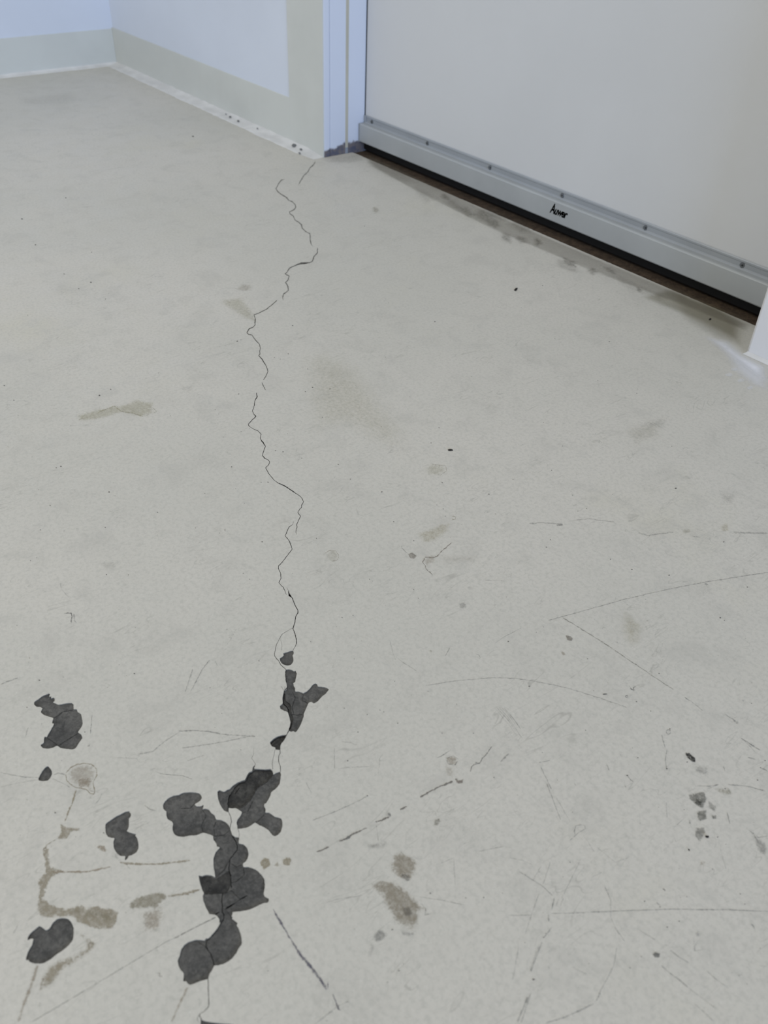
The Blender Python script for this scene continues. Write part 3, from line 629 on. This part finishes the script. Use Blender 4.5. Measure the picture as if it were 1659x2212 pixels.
# -- middle
for a in ([(0,940),(30,900),(70,910),(75,950),(30,980)], [(100,952),(120,930),(140,945),(125,965)], [(150,920),(190,890),(215,910),(200,955),(160,945)]):
    stain(Z(*QB, a), (140, 131, 108), .62, .1, .0015, grow=2)
stain(Z(*QB, [(850,940),(900,870),(940,855),(1010,890),(1060,930),(1040,1010),(1000,1060),(940,1050),(880,1000)]), (136, 126, 108), .55, .25, .006, label='mottled brown stain right of the bare patches')
stain(Z(*QB, [(740,1060),(800,1045),(900,1055),(970,1100),(1050,1180),(1120,1240),(1070,1270),(1060,1330),(1040,1420),(960,1370),(900,1340),(870,1270),(830,1230),(810,1160),(740,1110)]), (138, 129, 112), .62, .3, .007)
stain(Z(*QB, [(930,1000),(1000,1000),(1000,1060),(950,1050)]), (110, 108, 102), .5, .2)
stain(Z(*QB, [(940,1210),(1010,1230),(1040,1290),(960,1300)]), (112, 108, 100), .5, .3)
stain(Z(*QB, [(750,1420),(800,1375),(860,1405),(820,1450),(770,1470)]), GRY, .5, .4); stain(Z(*QB, [(700,800),(860,790),(850,840),(720,850)]), GRY, .3, .6)
stain(Z(*QB, [(930,1380),(1040,1390),(1040,1430),(950,1420)]), GRY, .4, .5); stain(Z(*QB, [(740,1460),(780,1470),(740,1580),(715,1560)]), GRY, .28, .6)
line(Z(*QB, [(1070,1200),(1105,1240),(1100,1280),(1150,1268)]), 2, GRY, .6, .2)
for seg in ([(375,865),(420,848),(465,828)], [(530,795),(570,775),(620,745),(690,712),(725,700)], [(765,665),(800,655),(870,625)], [(935,582),(985,558)], [(1010,532),(1022,526)], [(1065,500),(1140,455),(1220,420),(1290,392)]):
    line(Z(*QB, seg), 3.6, (112, 108, 102), .9, .05, 'stain', amp=1.0)
stain(Z(*QB, [(565,770),(590,750),(610,755),(600,778),(575,785)]), GRY, .7, 0, .0015, grow=1)
stain(Z(*QB, [(845,620),(855,595),(878,610),(875,630)]), GRY, .6, .1, .0015, grow=1); stain(Z(*QB, [(685,705),(715,695),(728,708),(700,718)]), GRY, .6, .1, .0015, grow=1)
stain(Z(*QB, [(1295,375),(1310,372),(1330,385),(1358,368),(1360,395),(1340,410),(1305,405)]), (122, 114, 106), .8, 0, .002, grow=.8)
stain(Z(*QB, [(1240,240),(1290,225),(1320,245),(1300,285),(1255,280)]), BEI, .45, .2, .003); stain(Z(*QB, [(1230,290),(1290,290),(1290,370),(1235,360)]), BEI, .32, .5)
line(Z(*QB, [(1240,240),(1290,225),(1320,245),(1300,285),(1255,280),(1240,240)]), 1.2, GRY, .6, .1)
line(Z(*QB, [(1400,335),(1410,295),(1440,280),(1465,270),(1480,240),(1510,210),(1545,160)]), 2.2, (104, 102, 98), .75, .1, amp=1.0)
stain(Z(*QB, [(1410,290),(1435,262),(1465,265),(1430,290)]), GRY, .6, .1, .0015, grow=1)
line(Z(*QB, [(1180,240),(1230,212),(1272,182)]), 1.8, GRY, .7, .1); line(Z(*QB, [(1600,265),(1659,205)]), 4, GRY, .55, .3)
line(Z(*QB, [(345,655),(480,605),(560,568),(620,542),(720,490)]), 1.6, GRY, .55, .2); stain(ell(560+495/3.072, 1560+596/3.072, 4.5, 3), GRY, .6, .2, grow=.8)
stain(Z(*QB, [(1150,690),(1165,650),(1205,630),(1205,660),(1175,690)]), (128, 124, 112), .6, .3); stain(Z(*QB, [(1115,785),(1122,765),(1132,775)]), GRY, .5, .3, grow=1.5)
line(Z(*QB, [(90,1238,1.5),(130,1310,4.5),(220,1460,4),(270,1540,7),(330,1610,8),(390,1690,6.5),(450,1780,4)]), 4, PUR, .85, .25, 'scuff_mark', 'long purplish grey scuff mark near the bottom')
line(Z(*QB, [(340,1612),(385,1670),(425,1730),(455,1768)]), 2.0, PUR, .6, .2, 'scuff_mark')
line(Z(*QB, [(453,1712,3.5),(456,1745,3),(455,1775,1)]), 3, PUR, .9, .1, 'scuff_mark')
line(Z(*QB, [(485,1800,1.5),(510,1860,3),(525,1905,4),(545,1914,3)]), 3, (66, 66, 80), .9, .2, 'scuff_mark')
line(Z(*QB, [(600,1850),(520,1885),(440,1950),(370,2003)]), 2.0, GRY, .6, .4); line(Z(*QB, [(775,680),(792,795)]), 1, GRY, .6, .1)
line(Z(*QB, [(420,1205),(520,1175),(690,1150)]), 1.3, GRY, .45, .3); line(Z(*QB, [(1060,1160),(1200,1180),(1370,1215)]), 1.3, GRY, .5, .3)
for seg in ([(550,130),(600,135),(655,155)], [(497,170),(500,320)], [(310,400),(350,475)], [(1000,175),(1030,190)], [(520,310),(600,300),(740,295)], [(800,240),(798,310)], [(1450,860),(1620,825)], [(1200,940),(1290,900),(1300,1090)]):
    line(Z(*QB, seg), 1.1, GRY, .55, .2)
# -- centre
stain(Z(*QC, [(195,500),(225,472),(270,475),(292,510),(275,540),(235,548),(210,530)]), (164, 160, 142), .4, .3); line(Z(*QC, [(185,500),(225,472),(270,475),(292,510),(275,540),(235,548)]), 1.1, BRN, .55, .2, 'stain')
stain(Z(*QC, [(755,495),(790,485),(828,508),(810,530),(775,525)]), (120, 112, 100), .8, .1, .002, grow=1)
line(Z(*QC, [(718,430),(720,455),(745,480),(765,495)]), 1.4, GRY, .75, .1)
line(Z(*QC, [(1065,415),(1010,460),(960,512),(930,522),(880,518),(862,550),(880,575),(885,595),(905,615),(935,642)]), 1.9, (124, 114, 104), .85, .1, 'stain', amp=1)
stain(Z(*QC, [(860,530),(900,512),(960,500),(940,560),(880,575)]), BEI, .5, .3)
stain(Z(*QC, [(820,350),(900,330),(990,290),(1060,280),(1040,340),(960,400),(860,430)]), YEL, .55, .7); line(Z(*QC, [(1060,250),(1072,237),(1088,245),(1085,260),(1068,262),(1060,250)]), 1.2, (150, 146, 120), .8, .1, 'stain')
stain(Z(*QC, [(940,500),(1240,500),(1260,560),(1000,570)]), BEI, .28, .7); stain(Z(*QC, [(895,1165),(910,1148),(940,1155),(925,1170)]), (136, 128, 108), .75, .2, grow=.8)
stain(Z(*QC, [(1100,830),(1150,820),(1170,860),(1120,880)]), GRY, .35, .4)
line(Z(*QC, [(1222,1178),(1245,1185),(1256,1203),(1244,1222)]), 1.3, (100, 100, 98), .8, .1)
line(Z(*QC, [(880,1395),(1100,1360),(1350,1340),(1500,1345),(1600,1360)])+Z(*QM, [(60,1368),(180,1390),(300,1420),(480,1475),(680,1545)]), 1.3, GRY, .65, .3)
for k in range(7):
    x = rnd.uniform(1330, 1420); y = rnd.uniform(1530, 1620); d = rnd.uniform(90, 190)
    line(Z(*QC, [(x, y), (x+d*.45, y+d*.5), (x+d*.8, y+d)]), .9, GRY, .5, .2)
line(Z(*QC, [(640,1090),(665,1190),(680,1225)]), 1, GRY, .5, .2); line(Z(*QC, [(670,1190),(720,1230),(830,1300)]), 1.2, GRY, .5, .3)
line(Z(*QC, [(1050,1130),(1015,1195)]), 1.5, GRY, .6, .2); line(Z(*QC, [(1350,1110),(1420,1060),(1540,1000)]), 1.1, GRY, .5, .3); line(Z(*QC, [(560,2000),(565,1900),(600,1850)]), 1, GRY, .4, .3)
line(Z(*QC, [(1290,675),(1420,680)]), 1.6, GRY, .5, .3)
# -- right hand side
line(Z(*QM, [(140,950),(340,895),(640,810),(940,740),(1200,690),(1450,650),(1645,620)]), 1.5, GRY, .7, .3, label='long faint scratch running to the right edge')
line(Z(*QM, [(230,925),(410,1035),(560,1130),(720,1240),(900,1360),(1000,1425)]), 1.7, (124, 122, 112), .75, .2); line(Z(*QM, [(1065,1472),(1120,1505),(1200,1570)]), 1.7, GRY, .7, .3)
line(Z(*QM, [(640,810),(690,850)]), 1.2, GRY, .5, .2); line(Z(*QM, [(750,350),(820,370),(1000,345)]), 2, GRY, .55, .4); line(Z(*QM, [(1400,350),(1640,355)]), 4, GRY, .42, .5)
stain(Z(*QM, [(252,1048),(285,1052),(312,1070),(300,1090),(270,1088)]), (128, 122, 112), .65, .1, .002, grow=1)
stain(Z(*QM, [(228,1160),(250,1165),(258,1190),(240,1190)]), BEI, .5, .3); stain(ell(1140+366/3.16, 1040+1223/3.16, 3.4, 3), DRK, .75, .1, grow=.6); stain(ell(1140+86/3.16, 1040+1228/3.16, 3, 2.2), GRY, .7, .1, grow=.6)
stain(Z(*QM, [(190,295),(240,292),(245,302),(200,303)]), DRK, .7, .1, .001, grow=.8); line(Z(*QM, [(0,290),(100,282),(240,292)]), 2.5, GRY, .5, .3); line(Z(*QM, [(300,268),(420,256),(600,280)]), 2.2, GRY, .42, .3)
line(Z(*QM, [(693,1396),(705,1418),(725,1428),(720,1408),(748,1395)]), 1.7, DRK, .85, .1, 'scuff_mark'); line(Z(*QM, [(510,1455),(550,1450)]), 2.2, DRK, .85, .1, 'scuff_mark')
line([(1140+(675+9*math.cos(a))/3.16, 1040+(1468+7*math.sin(a))/3.16) for a in (0, 1, 2, 3, 4, 5, 6.3)], 1.1, DRK, .8, .1, 'scuff_mark', step=2)
stain(Z(*QM, [(1040,330),(1110,325),(1120,345),(1060,352)]), (142, 138, 118), .5, .4); line(Z(*QM, [(1110,370),(1180,385)]), 3, GRY, .55, .3); stain(Z(*QM, [(1310,300),(1370,280),(1380,340),(1320,345)]), YEL, .5, .6)
stain(Z(*QM, [(1200,695),(1225,692),(1238,712),(1215,716)]), GRY, .7, .2, .002, grow=.8); stain(Z(*QM, [(1290,85),(1440,90),(1400,150),(1340,150)]), GRY, .3, .6)
stain(Z(*QM, [(640,850),(800,980),(780,1120),(680,1130),(620,1000)]), YEL, .28, .9); line(Z(*QM, [(505,1010),(520,995),(540,1005)]), 2, GRY, .5, .3)
stain(Z(*QM, [(1440,1495),(1480,1480),(1495,1500),(1460,1508)]), GRY, .6, .2, grow=1); stain(Z(*QM, [(1385,1622),(1440,1640),(1445,1655),(1415,1660)]), GRY, .7, .2, grow=.6)
line([(1140+(960+16*math.cos(a))/3.16, 1040+(1711+16*math.sin(a))/3.16) for a in (0, .9, 1.8, 2.7, 3.6, 4.5, 5.4, 6.3)], 1.6, GRY, .85, .1, 'scuff_mark', step=3)
stain(Z(*QR, [(1085,100),(1108,97),(1115,115),(1095,118)]), GRY, .7, .1, grow=.6)
stain(Z(*QR, [(1131,258),(1146,255),(1165,275),(1195,298),(1192,314),(1168,308),(1140,283)]), (50, 50, 46), 1.1, .3, .0014, name='scuff_mark', label='dark oblong scuff near the right edge', grow=2.4)
for pl, st_ in (([(1145,525),(1200,520),(1250,505),(1262,560),(1240,620),(1205,590),(1160,550)], .6), ([(1205,632),(1262,625),(1262,680),(1212,700)], .65), ([(1298,655),(1330,660),(1325,685),(1300,680)], .65),
               ([(1195,740),(1250,735),(1255,770),(1222,830),(1195,790)], .5), ([(1270,560),(1330,610),(1320,640),(1280,600)], .35)):
    stain(Z(*QR, pl), (98, 98, 90), st_, .25, .002, name='scuff_mark')
stain(Z(*QR, [(1180,540),(1240,580),(1230,610),(1195,575)]), (70, 70, 64), .7, .1, .002, name='scuff_mark')
stain(Z(*QR, [(1310,490),(1400,480),(1450,520),(1370,530)]), (140, 136, 116), .5, .5); stain(Z(*QR, [(1180,330),(1300,360),(1260,400),(1190,380)]), GRY, .35, .5); stain(Z(*QR, [(1540,750),(1659,850),(1659,940),(1590,880)]), GRY, .36, .5)
stain(ell(1100+945/2.968, 1540+1552/2.968, 10, 7.5), (102, 102, 98), .75, 0, .0018, name='scuff_mark', label='small oval scuff near the bottom right', grow=1)
stain(ell(1100+1437/2.968, 1540+1668/2.968, 8, 4.5), GRY, .7, .2, name='scuff_mark', grow=1); stain(ell(1100+1475/2.968, 1540+1684/2.968, 6, 4.5), GRY, .55, .2, name='scuff_mark', grow=1)
stain(ell(1100+1210/2.968, 1540+1415/2.968, 9, 11), GRY, .35, .4, grow=1); stain(ell(1100+1240/2.968, 1540+968/2.968, 8, 8), BEI, .45, .3, grow=1); stain(ell(1100+335/2.968, 1540+740/2.968, 4, 5), GRY, .6, .2, grow=.8)
stain(ell(1100+1293/2.968, 1540+1620/2.968, 5, 3), GRY, .55, .2, grow=.8); stain(ell(1100+1550/2.968, 1540+1023/2.968, 4, 3), GRY, .6, .2, grow=.8)
line(Z(*QR, [(0,1300),(130,1298),(150,1294)]), 1.3, GRY, .55, .4); line(Z(*QR, [(270,1288),(380,1285),(600,1275),(750,1268),(900,1264),(1050,1259),(1200,1262),(1400,1262),(1600,1272),(1665,1273)]), 1.5, (112, 112, 108), .8, .2, label='long thin horizontal crack line at lower right', amp=.3)
line(Z(*QR, [(230,1990),(350,1955),(460,1905),(550,1860)]), 2.6, GRY, .65, .4); line(Z(*QR, [(550,1860),(575,1810),(585,1780),(620,1720),(670,1620),(690,1500)]), 1.7, GRY, .65, .3); line(Z(*QR, [(555,1855),(572,1820),(582,1790)]), 3, GRY, .7, .3)
line(Z(*QR, [(385,822),(440,772),(488,745),(484,722),(455,718),(425,725),(417,765),(425,785)]), 1.2, (100, 100, 98), .75, .1, amp=.6)
for seg, wd, st_ in (([(290,1180),(270,1270)], 2.5, .6), ([(318,1190),(300,1240)], 1.6, .5), ([(350,1180),(325,1245)], 1.6, .5), ([(250,1290),(255,1340)], 4, .45), ([(275,1370),(240,1420),(222,1440)], 2, .7), ([(210,1465),(135,1670)], 3, .6), ([(195,1480),(130,1660)], 1.4, .5), ([(120,1820),(50,1990)], 5, .5), ([(140,1790),(75,1990)], 3, .4),
                     ([(190,1160),(100,1420)], 1.6, .45), ([(60,1500),(20,1720)], 2, .4), ([(0,930),(80,945),(150,975)], 1.4, .4), ([(60,1015),(210,1110),(280,1175)], 2, .55), ([(265,950),(215,1105)], 1.4, .45), ([(205,980),(150,1080)], 1.4, .45),
                     ([(460,935),(400,1060),(330,1200)], 1.4, .45), ([(480,790),(550,900)], 1.3, .4), ([(560,860),(680,960),(770,925)], 1.2, .4), ([(610,1110),(650,1200),(650,1310),(680,1380),(740,1465)], 1.8, .5), ([(520,1060),(600,1020)], 1.3, .4),
                     ([(970,1618),(1030,1670),(1100,1720),(1150,1765)], 2.5, .6), ([(1150,1765),(1250,1840),(1330,1900)], 2, .4), ([(1030,1520),(1080,1560),(1150,1605)], 2.2, .5), ([(1180,1860),(1250,1920),(1310,1980)], 2.2, .42), ([(1260,1650),(1340,1720),(1410,1770)], 1.8, .4),
                     ([(1480,160),(1530,190),(1612,245)], 3, .65), ([(1500,170),(1580,255)], 1.4, .5), ([(1520,285),(1580,298)], 2, .55), ([(1605,348),(1659,375)], 2, .7), ([(1185,470),(1290,470),(1350,460)], 2.2, .6), ([(1265,490),(1350,455)], 1.4, .6), ([(1400,460),(1520,470),(1640,500)], 2.4, .5), ([(1560,480),(1640,505)], 1.5, .6),
                     ([(1370,335),(1385,385)], 1.5, .5), ([(1395,630),(1415,720)], 2, .65), ([(1530,750),(1600,800),(1659,790)], 2, .5), ([(1560,760),(1600,840)], 1.6, .5), ([(1350,860),(1390,1010)], 1.4, .35), ([(1155,685),(1162,720)], 3, .55), ([(1005,575),(1012,680)], 2, .4), ([(1055,735),(1130,668)], 1.4, .55),
                     ([(620,325),(645,375)], 2, .6), ([(738,460),(752,488)], 2, .65), ([(415,450),(430,470)], 1.8, .55), ([(925,235),(945,242)], 1.8, .7), ([(755,405),(800,450)], 2, .5), ([(975,140),(1000,225)], 2.5, .45), ([(1010,235),(1000,310),(1010,370)], 2.6, .5), ([(190,320),(265,305)], 2.4, .65), ([(200,345),(270,490)], 2.2, .5), ([(240,450),(330,690)], 2.4, .4), ([(300,540),(390,700)], 2, .35),
                     ([(1385,10),(1460,60)], 2.5, .6), ([(400,1630),(500,1680)], 1.5, .4), ([(810,1380),(940,1460)], 1.6, .4), ([(1180,1430),(1190,1540)], 1.4, .35), ([(1600,1620),(1650,1630)], 1.5, .3), ([(940,1215),(970,1240)], 2.6, .8), ([(1565,1190),(1592,1188)], 2, .8), ([(1550,1352),(1575,1388)], 3, .7), ([(530,1360),(545,1345)], 1.5, .7), ([(250,1620),(258,1650)], 2.4, .5)):
    line(Z(*QR, seg), wd*.8, (112, 112, 108), st_*1.15, .2)
# -- left middle, upper left
line(Z(*QL, [(365,1140,1),(390,1136,2),(412,1138,2.4),(416,1160,1.5),(411,1185,3.2),(415,1192,2)]), 2, (96, 96, 94), .9, .1, 'scuff_mark', 'small dark hooked nick at the left')
line(Z(*QL, [(425,1140),(430,1180),(445,1195)]), 4, (150, 149, 144), .7, .4, 'scuff_mark')
line(Z(*QL, [(0,1550),(50,1530),(105,1510)]), 2, GRY, .75, .2); line(Z(*QL, [(1115,1455),(1095,1520),(1070,1595)]), 1.5, GRY, .65, .1); line(Z(*QL, [(1215,1405),(1170,1460),(1135,1530),(1100,1592)]), 1.7, GRY, .7, .1)
line(Z(*QL, [(1240,1410),(1262,1450)]), 1, GRY, .5, .2); line(Z(*QL, [(350,960),(355,1000),(400,1050)]), 1.6, GRY, .4, .3)
stain(Z(*QL, [(330,420),(620,430),(600,470),(380,480)]), GRY, .22, .8, .02); stain(Z(*QL, [(560,840),(700,830),(660,900),(600,890)]), GRY, .3, .8)
stain(Z(*QU, [(430,1980),(560,1940),(720,1910),(790,1880),(900,1900),(900,1960),(830,1985),(700,1960),(560,2000),(440,2010)]), (168, 164, 138), .7, .4, .012, label='pale yellow stain at mid left')
line(Z(*QU, [(560,1960),(660,1920),(700,1950),(760,1960),(830,1980)]), 1.8, (150, 146, 116), .55, .3, 'stain'); line(Z(*QU, [(880,1930),(905,1950),(880,1965)]), 1.8, (150, 146, 116), .55, .3, 'stain')
stain(Z(*QU, [(1260,1310),(1400,1290),(1480,1390),(1500,1440),(1400,1410),(1280,1330)]), (168, 164, 140), .6, .6); stain(Z(*QU, [(1350,1245),(1400,1215),(1470,1225),(1460,1250),(1400,1255)]), (160, 152, 138), .6, .4)
stain(Z(*QU, [(1000,1810),(1080,1800),(1170,1750),(1100,1850)]), GRY, .25, .7)
stain([(640,770),(700,750),(790,790),(850,870),(900,930),(880,1000),(790,960),(740,930),(660,950),(640,860)], (168, 162, 134), .36, .8, .06, label='wide faint yellow tinge right of the crack')
stain([(915,1012),(930,1003),(962,1006),(965,1018),(950,1028),(920,1026)], (168, 164, 140), .45, .3); line([(930,1003),(962,1006),(965,1018),(950,1028)], 1.2, BRN, .5, .2, 'stain')
stain([(1340,930),(1400,905),(1440,900),(1430,945),(1370,965)], (156, 152, 136), .4, .8, .02); stain([(1380,915),(1450,900),(1440,930)], GRY, .25, .7)
stain([(20,215),(150,200),(200,215),(140,228),(40,228)], (150, 150, 144), .2, .9, .05)
# -- grime in front of the door
for x, y, rx, ry, s_ in ((400,155,26,12,.6), (440,190,46,20,.42), (485,212,34,18,.62), (545,225,44,22,.5), (590,258,34,16,.62), (640,315,34,18,.55), (700,322,40,16,.55), (762,332,22,14,.75), (700,270,60,24,.38), (890,412,36,12,.6), (880,425,60,20,.3), (975,445,28,14,.45), (1045,440,30,10,.45), (1155,517,14,7,.6), (600,225,60,20,.35), (320,150,60,28,.25), (200,60,110,34,.28), (1150,510,110,26,.2)):
    stain([(740+a/1.805, 340+b/1.805) for a, b in ell(x, y, rx, ry, 12, .38, .3)], (98, 94, 84), s_*1.25, .75, name='stain', grow=1.5)
stain([(740+a/1.805, 340+b/1.805) for a, b in ell(130, 205, 18, 8, 10, 0, .3)], (146, 140, 122), .7, .4)
stain([(1380,640),(1500,690),(1600,740),(1600,700),(1560,668),(1440,625)], (118, 112, 84), 2.30, .8, .02, label='yellowish grime at the right end of the doorway')
stain([(1420,600),(1520,650),(1620,690),(1612,755),(1540,730),(1470,690)], (120, 114, 92), 2.24, .9, .03)
stain([(790,335),(930,400),(1100,480),(1300,565),(1500,650),(1622,705),(1618,716),(1480,660),(1280,585),(1060,492),(900,412),(790,350)], (110, 104, 90), 2.26, .7, .010, label='band of grime along the threshold')
stain([(700,342),(780,332),(800,345),(760,352),(702,350)], (120, 118, 110), .4, .7)
# -- pale powder beside the right jamb
stain([(1505,718),(1575,738),(1612,768),(1664,795),(1668,835),(1620,812),(1570,772)], WHT, 2.85, .75, .03, name='dust_patch', label='whitish powder by the right door jamb')
stain([(1560,760),(1600,775),(1664,820),(1668,850),(1620,832),(1580,800)], WHT, 2.5, .6, .025, name='dust_patch')
for x, y in ((1586, 798), (1575, 810), (1620, 838), (1600, 822)): stain(ell(x, y, 9, 4), WHT, 2.3, .4, name='dust_patch', grow=1)
# -- dark pinholes in the sealant and small specks everywhere
sv, sf = [], []
def speck(px, py, r, elong=1.0, ang=0.0, z=0.00025):
    b = len(sv); n = 8
    for i in range(n):
        a = 2*math.pi*i/n; q = r*rnd.uniform(.75, 1.2)
        dx, dy = math.cos(a)*q*elong, math.sin(a)*q*.8
        x, y = px+dx*math.cos(ang)-dy*math.sin(ang), py+dx*math.sin(ang)+dy*math.cos(ang)
        p = fl(x, y, z); sv.append((p.x, p.y, z))
    sv.append((*fxy((px, py)), z+0.0003)); p = fl(px, py, z+0.0002); sv[-1] = (p.x, p.y, z+0.0002)
    for i in range(n): sf.append((b+i, b+(i+1) % n, b+n))
SP = []
SP += Z(*QR, [(490,110,1.1),(825,287,2.0),(1030,102,1.7),(1140,315,1.5),(1337,795,1.8),(1303,1000,1.7),(990,1130,1.8),(999,1137,1.4),(868,1207,1.8),(967,1243,1.8),(1090,1335,2),(1013,1373,2.2),(1482,1160,2),(155,1708,3),(100,1472,1.3),(510,1607,1.2),(390,957,1.4),(848,1562,1.4),(1138,1178,1.2),(1098,1184,1.2),(1510,1226,1.6),(1384,485,1.6),(1122,620,1.4),(345,1050,1.2),(757,400,2.2),(1640,305,2),(1610,350,1.4),(1592,430,1.8),(775,1634,1.7),(235,1415,1.8),(222,1438,1.8)])
SP += Z(*QM, [(1010,47,2.6),(155,397,1.6),(128,448,1.5),(408,1210,1.5),(897,1310,1.5),(742,1502,1.8),(1500,720,1.6),(1315,930,2.2),(1343,947,1.8),(395,1698,1.1),(1530,1374,1.4),(1528,1514,1.4),(970,1689,1.6),(1090,1914,1.6),(752,1885,1.6),(950,1960,2),(305,93,1.2),(402,184,1.4),(342,202,1.1),(565,531,1.4),(965,640,2),(710,600,1.8),(1338,412,1.8),(610,1097,1.2),(840,1567,1.8)])
SP += Z(*QC, [(585,70,1.6),(802,404,1.6),(500,667,1.8),(833,797,1.1),(98,1093,1.2),(800,738,1.2),(387,914,1.2),(313,928,1.2),(672,1364,1.3),(327,1547,1.3),(571,1560,1.4),(484,1590,1.4),(692,1650,1.4),(421,1710,1.4),(995,1717,1.3),(1209,1718,1.3),(1095,1520,1.1),(597,1573,1.3),(350,1907,1.3),(1350,2020,1.3),(996,8,1.8),(138,388,1.4),(665,274,1.4),(485,2145,2),(1448,1092,2),(1590,1398,2),(960,160,1.1),(1003,187,1.4),(1315,87,1.8)])
SP += Z(*QB, [(883,1376,2),(957,1603,1.5),(927,1648,1.7),(852,1725,1.5),(447,1981,1.4),(58,1651,1.6),(400,1349,1.2),(655,66,1.1),(920,6,1.1),(587,255,1.4),(1213,72,1),(1558,367,1),(1070,590,1),(1615,1135,1.4),(1490,1163,2),(1370,1165,1.6),(1136,1135,2)])
SP += Z(*Z7, [(148,357,1.4),(1020,1785,1.6),(290,48,2.2),(468,1555,2.5),(807,638,1.6),(72,1812,1)])
SP += Z(*QL, [(176,832,1.3),(352,287,1.8),(630,435,2.2),(290,512,1.8),(615,912,1.8),(743,914,1.6),(1300,655,1.5),(1515,723,1.8),(1497,1411,1.5),(777,1485,2),(1214,1567,1.2),(1406,906,1.5),(1443,940,1.2),(1338,290,1.2),(910,552,1.3),(98,1207,1.3),(325,295,1.4),(1550,378,1.2),(1636,203,1.4),(227,1523,1.5),(608,640,1.5),(233,654,1.5),(1130,643,1.2),(170,1395,1.3),(365,1505,1.4),(1282,1715,1)])
SP += Z(*QU, [(127,837,2.5),(205,987,2.1),(575,1857,2.6),(640,1822,1.6),(370,1155,1.5),(530,1030,1.5),(380,715,1.6),(1115,360,2.6),(455,1240,1.5),(525,1203,2.6),(610,1300,1.4),(160,1393,1.3),(25,1800,1.6),(985,1975,1.2),(1370,1545,1.5),(1243,1940,1.2),(80,1885,1.8)])
SP += Z(*Z2, [(190,330,1.6),(235,315,1.2),(207,995,1.3),(885,135,1.6),(1135,912,1.6),(1260,1287,1.5),(1355,930,2),(1000,1800,1.5),(1460,1880,1.6),(765,1720,1.4),(668,1708,1.3),(118,1911,1.4),(575,2103,1.2),(1612,2066,1.3),(1045,965,1.5),(830,490,1.5),(1075,680,1.2),(490,2105,1)])
SP += Z(*QD, [(151,1050,1.2),(345,1113,1.4),(376,1054,1.3),(30,1254,1.5),(152,1304,1.6),(815,1220,1.2),(1300,1290,1.6),(1432,633,2.8),(828,706,1),(360,640,1.4),(1040,718,1.4),(995,870,1.2),(784,1034,1),(780,500,1.4),(85,268,1.4),(665,1255,1.2),(858,1125,1)])
for p in SP: speck(p[0], p[1], p[2]*0.62, rnd.uniform(1, 1.7), rnd.uniform(-.3, .3))
for k in range(260):                                  # a thin random scatter between the traced ones
    px, py = rnd.uniform(0, 1659), rnd.uniform(620, 2212)
    if any(inside((px, py), [q[:2] for q in P_]) for P_ in (A_, B_, C_, D_, E_, F_, G_, H_, I_)): continue
    speck(px, py, rnd.uniform(.25, .6), rnd.uniform(1, 2.2), rnd.uniform(-.5, .5), 0.0001)
M_SPK = mat_plain('dirt_speck', (96, 95, 92), 0.8, 0.2, bst=0)
nm('dirt_speck', sv, sf, M_SPK, floor, 'stuff')
sv, sf = [], []
hv, hf = [], []
for px, py, r, z in ((497, 252, 2.2, .003), (514.5, 261, 2.4, .0022), (556, 277, 1.6, .003), (635, 313.5, 4.2, .0028), (650, 322, 2.6, .0022), (647, 330, 2.0, .0014), (488, 246, 1.2, .003)):
    b = len(hv); p0 = fl(px, py, z); n = 10
    zz = z+0.0012
    for i in range(n):
        a = 2*math.pi*i/n; q = r*rnd.uniform(.8, 1.2); p = fl(px+math.cos(a)*q*1.2, py+math.sin(a)*q*.7, zz); hv.append((p.x, p.y, zz))
    p = fl(px, py, zz); hv.append((p.x, p.y, zz+0.0002))
    for i in range(n): hf.append((b+i, b+(i+1) % n, b+n))
nm('pinhole', hv, hf, mat_plain('pinhole_shadow', (112, 114, 116), 0.9, 0.1, bst=0), cv, 'stuff')

# ------------------------------------------------------------------ loose crumbs (things)
def crumb(pts, hgt, label, k_=0.8):
    "small irregular lump with a traced outline"
    pts = [(pts[0][0]+(x-pts[0][0])*k_, pts[0][1]+(y-pts[0][1])*k_) for x, y in pts]; base = [fl(x, y, 0) for x, y in pts]; c = sum(base, Vector())/len(base); n = len(base)
    root = c.copy(); root.z = 0.0
    vs = []; z0 = 0.0002
    for k, (s_, z) in enumerate(((0.9, z0), (1.0, z0+hgt*.35), (0.8, z0+hgt*.8), (0.35, z0+hgt))):
        for q in base:
            d = (q-c)*s_; vs.append((d.x, d.y, z*(1+(0.25*rnd.random() if k > 1 else 0))))
    fs = [tuple(range(n))]
    for k in range(3):
        for i in range(n): fs.append((k*n+i, k*n+(i+1) % n, (k+1)*n+(i+1) % n, (k+1)*n+i))
    fs.append(tuple(range(3*n, 4*n)))
    o = nm('crumb', vs, fs, M_CRUMB, None); o.location = root
    bm = bmesh.new(); bm.from_mesh(o.data); bmesh.ops.recalc_face_normals(bm, faces=bm.faces[:]); bm.to_mesh(o.data); bm.free()
    return tag(o, label, 'crumb', 'dark crumbs lying on the floor')
crumb(Z(*QR, [(1254,792),(1262,802),(1275,806),(1286,800),(1284,793),(1270,796),(1260,790)]), .0012, 'black crumb at the lower right, largest, below the smudged scuffs')
crumb(Z(*QR, [(1146,873),(1152,878),(1160,885),(1155,889),(1148,882)]), .0008, 'tiny black sliver at the lower right, left of and below the largest crumb')
crumb([(967,972.4),(973,971),(980,972),(982,973.4),(975,975),(969,974.6)], .0010, 'small dark flattened crumb in the middle of the floor, right of the crack')
crumb(Z(*QD, [(668,519),(676,509),(686,508),(684,516),(676,523)]), .0012, 'small dark crumb on the floor in front of the door')
crumb([(1541,690),(1546,687.5),(1549,690),(1546,693)] and [(1531,690),(1535,687.5),(1538,690),(1535,693)], .0010, 'small brown crumb at the right end of the doorway')
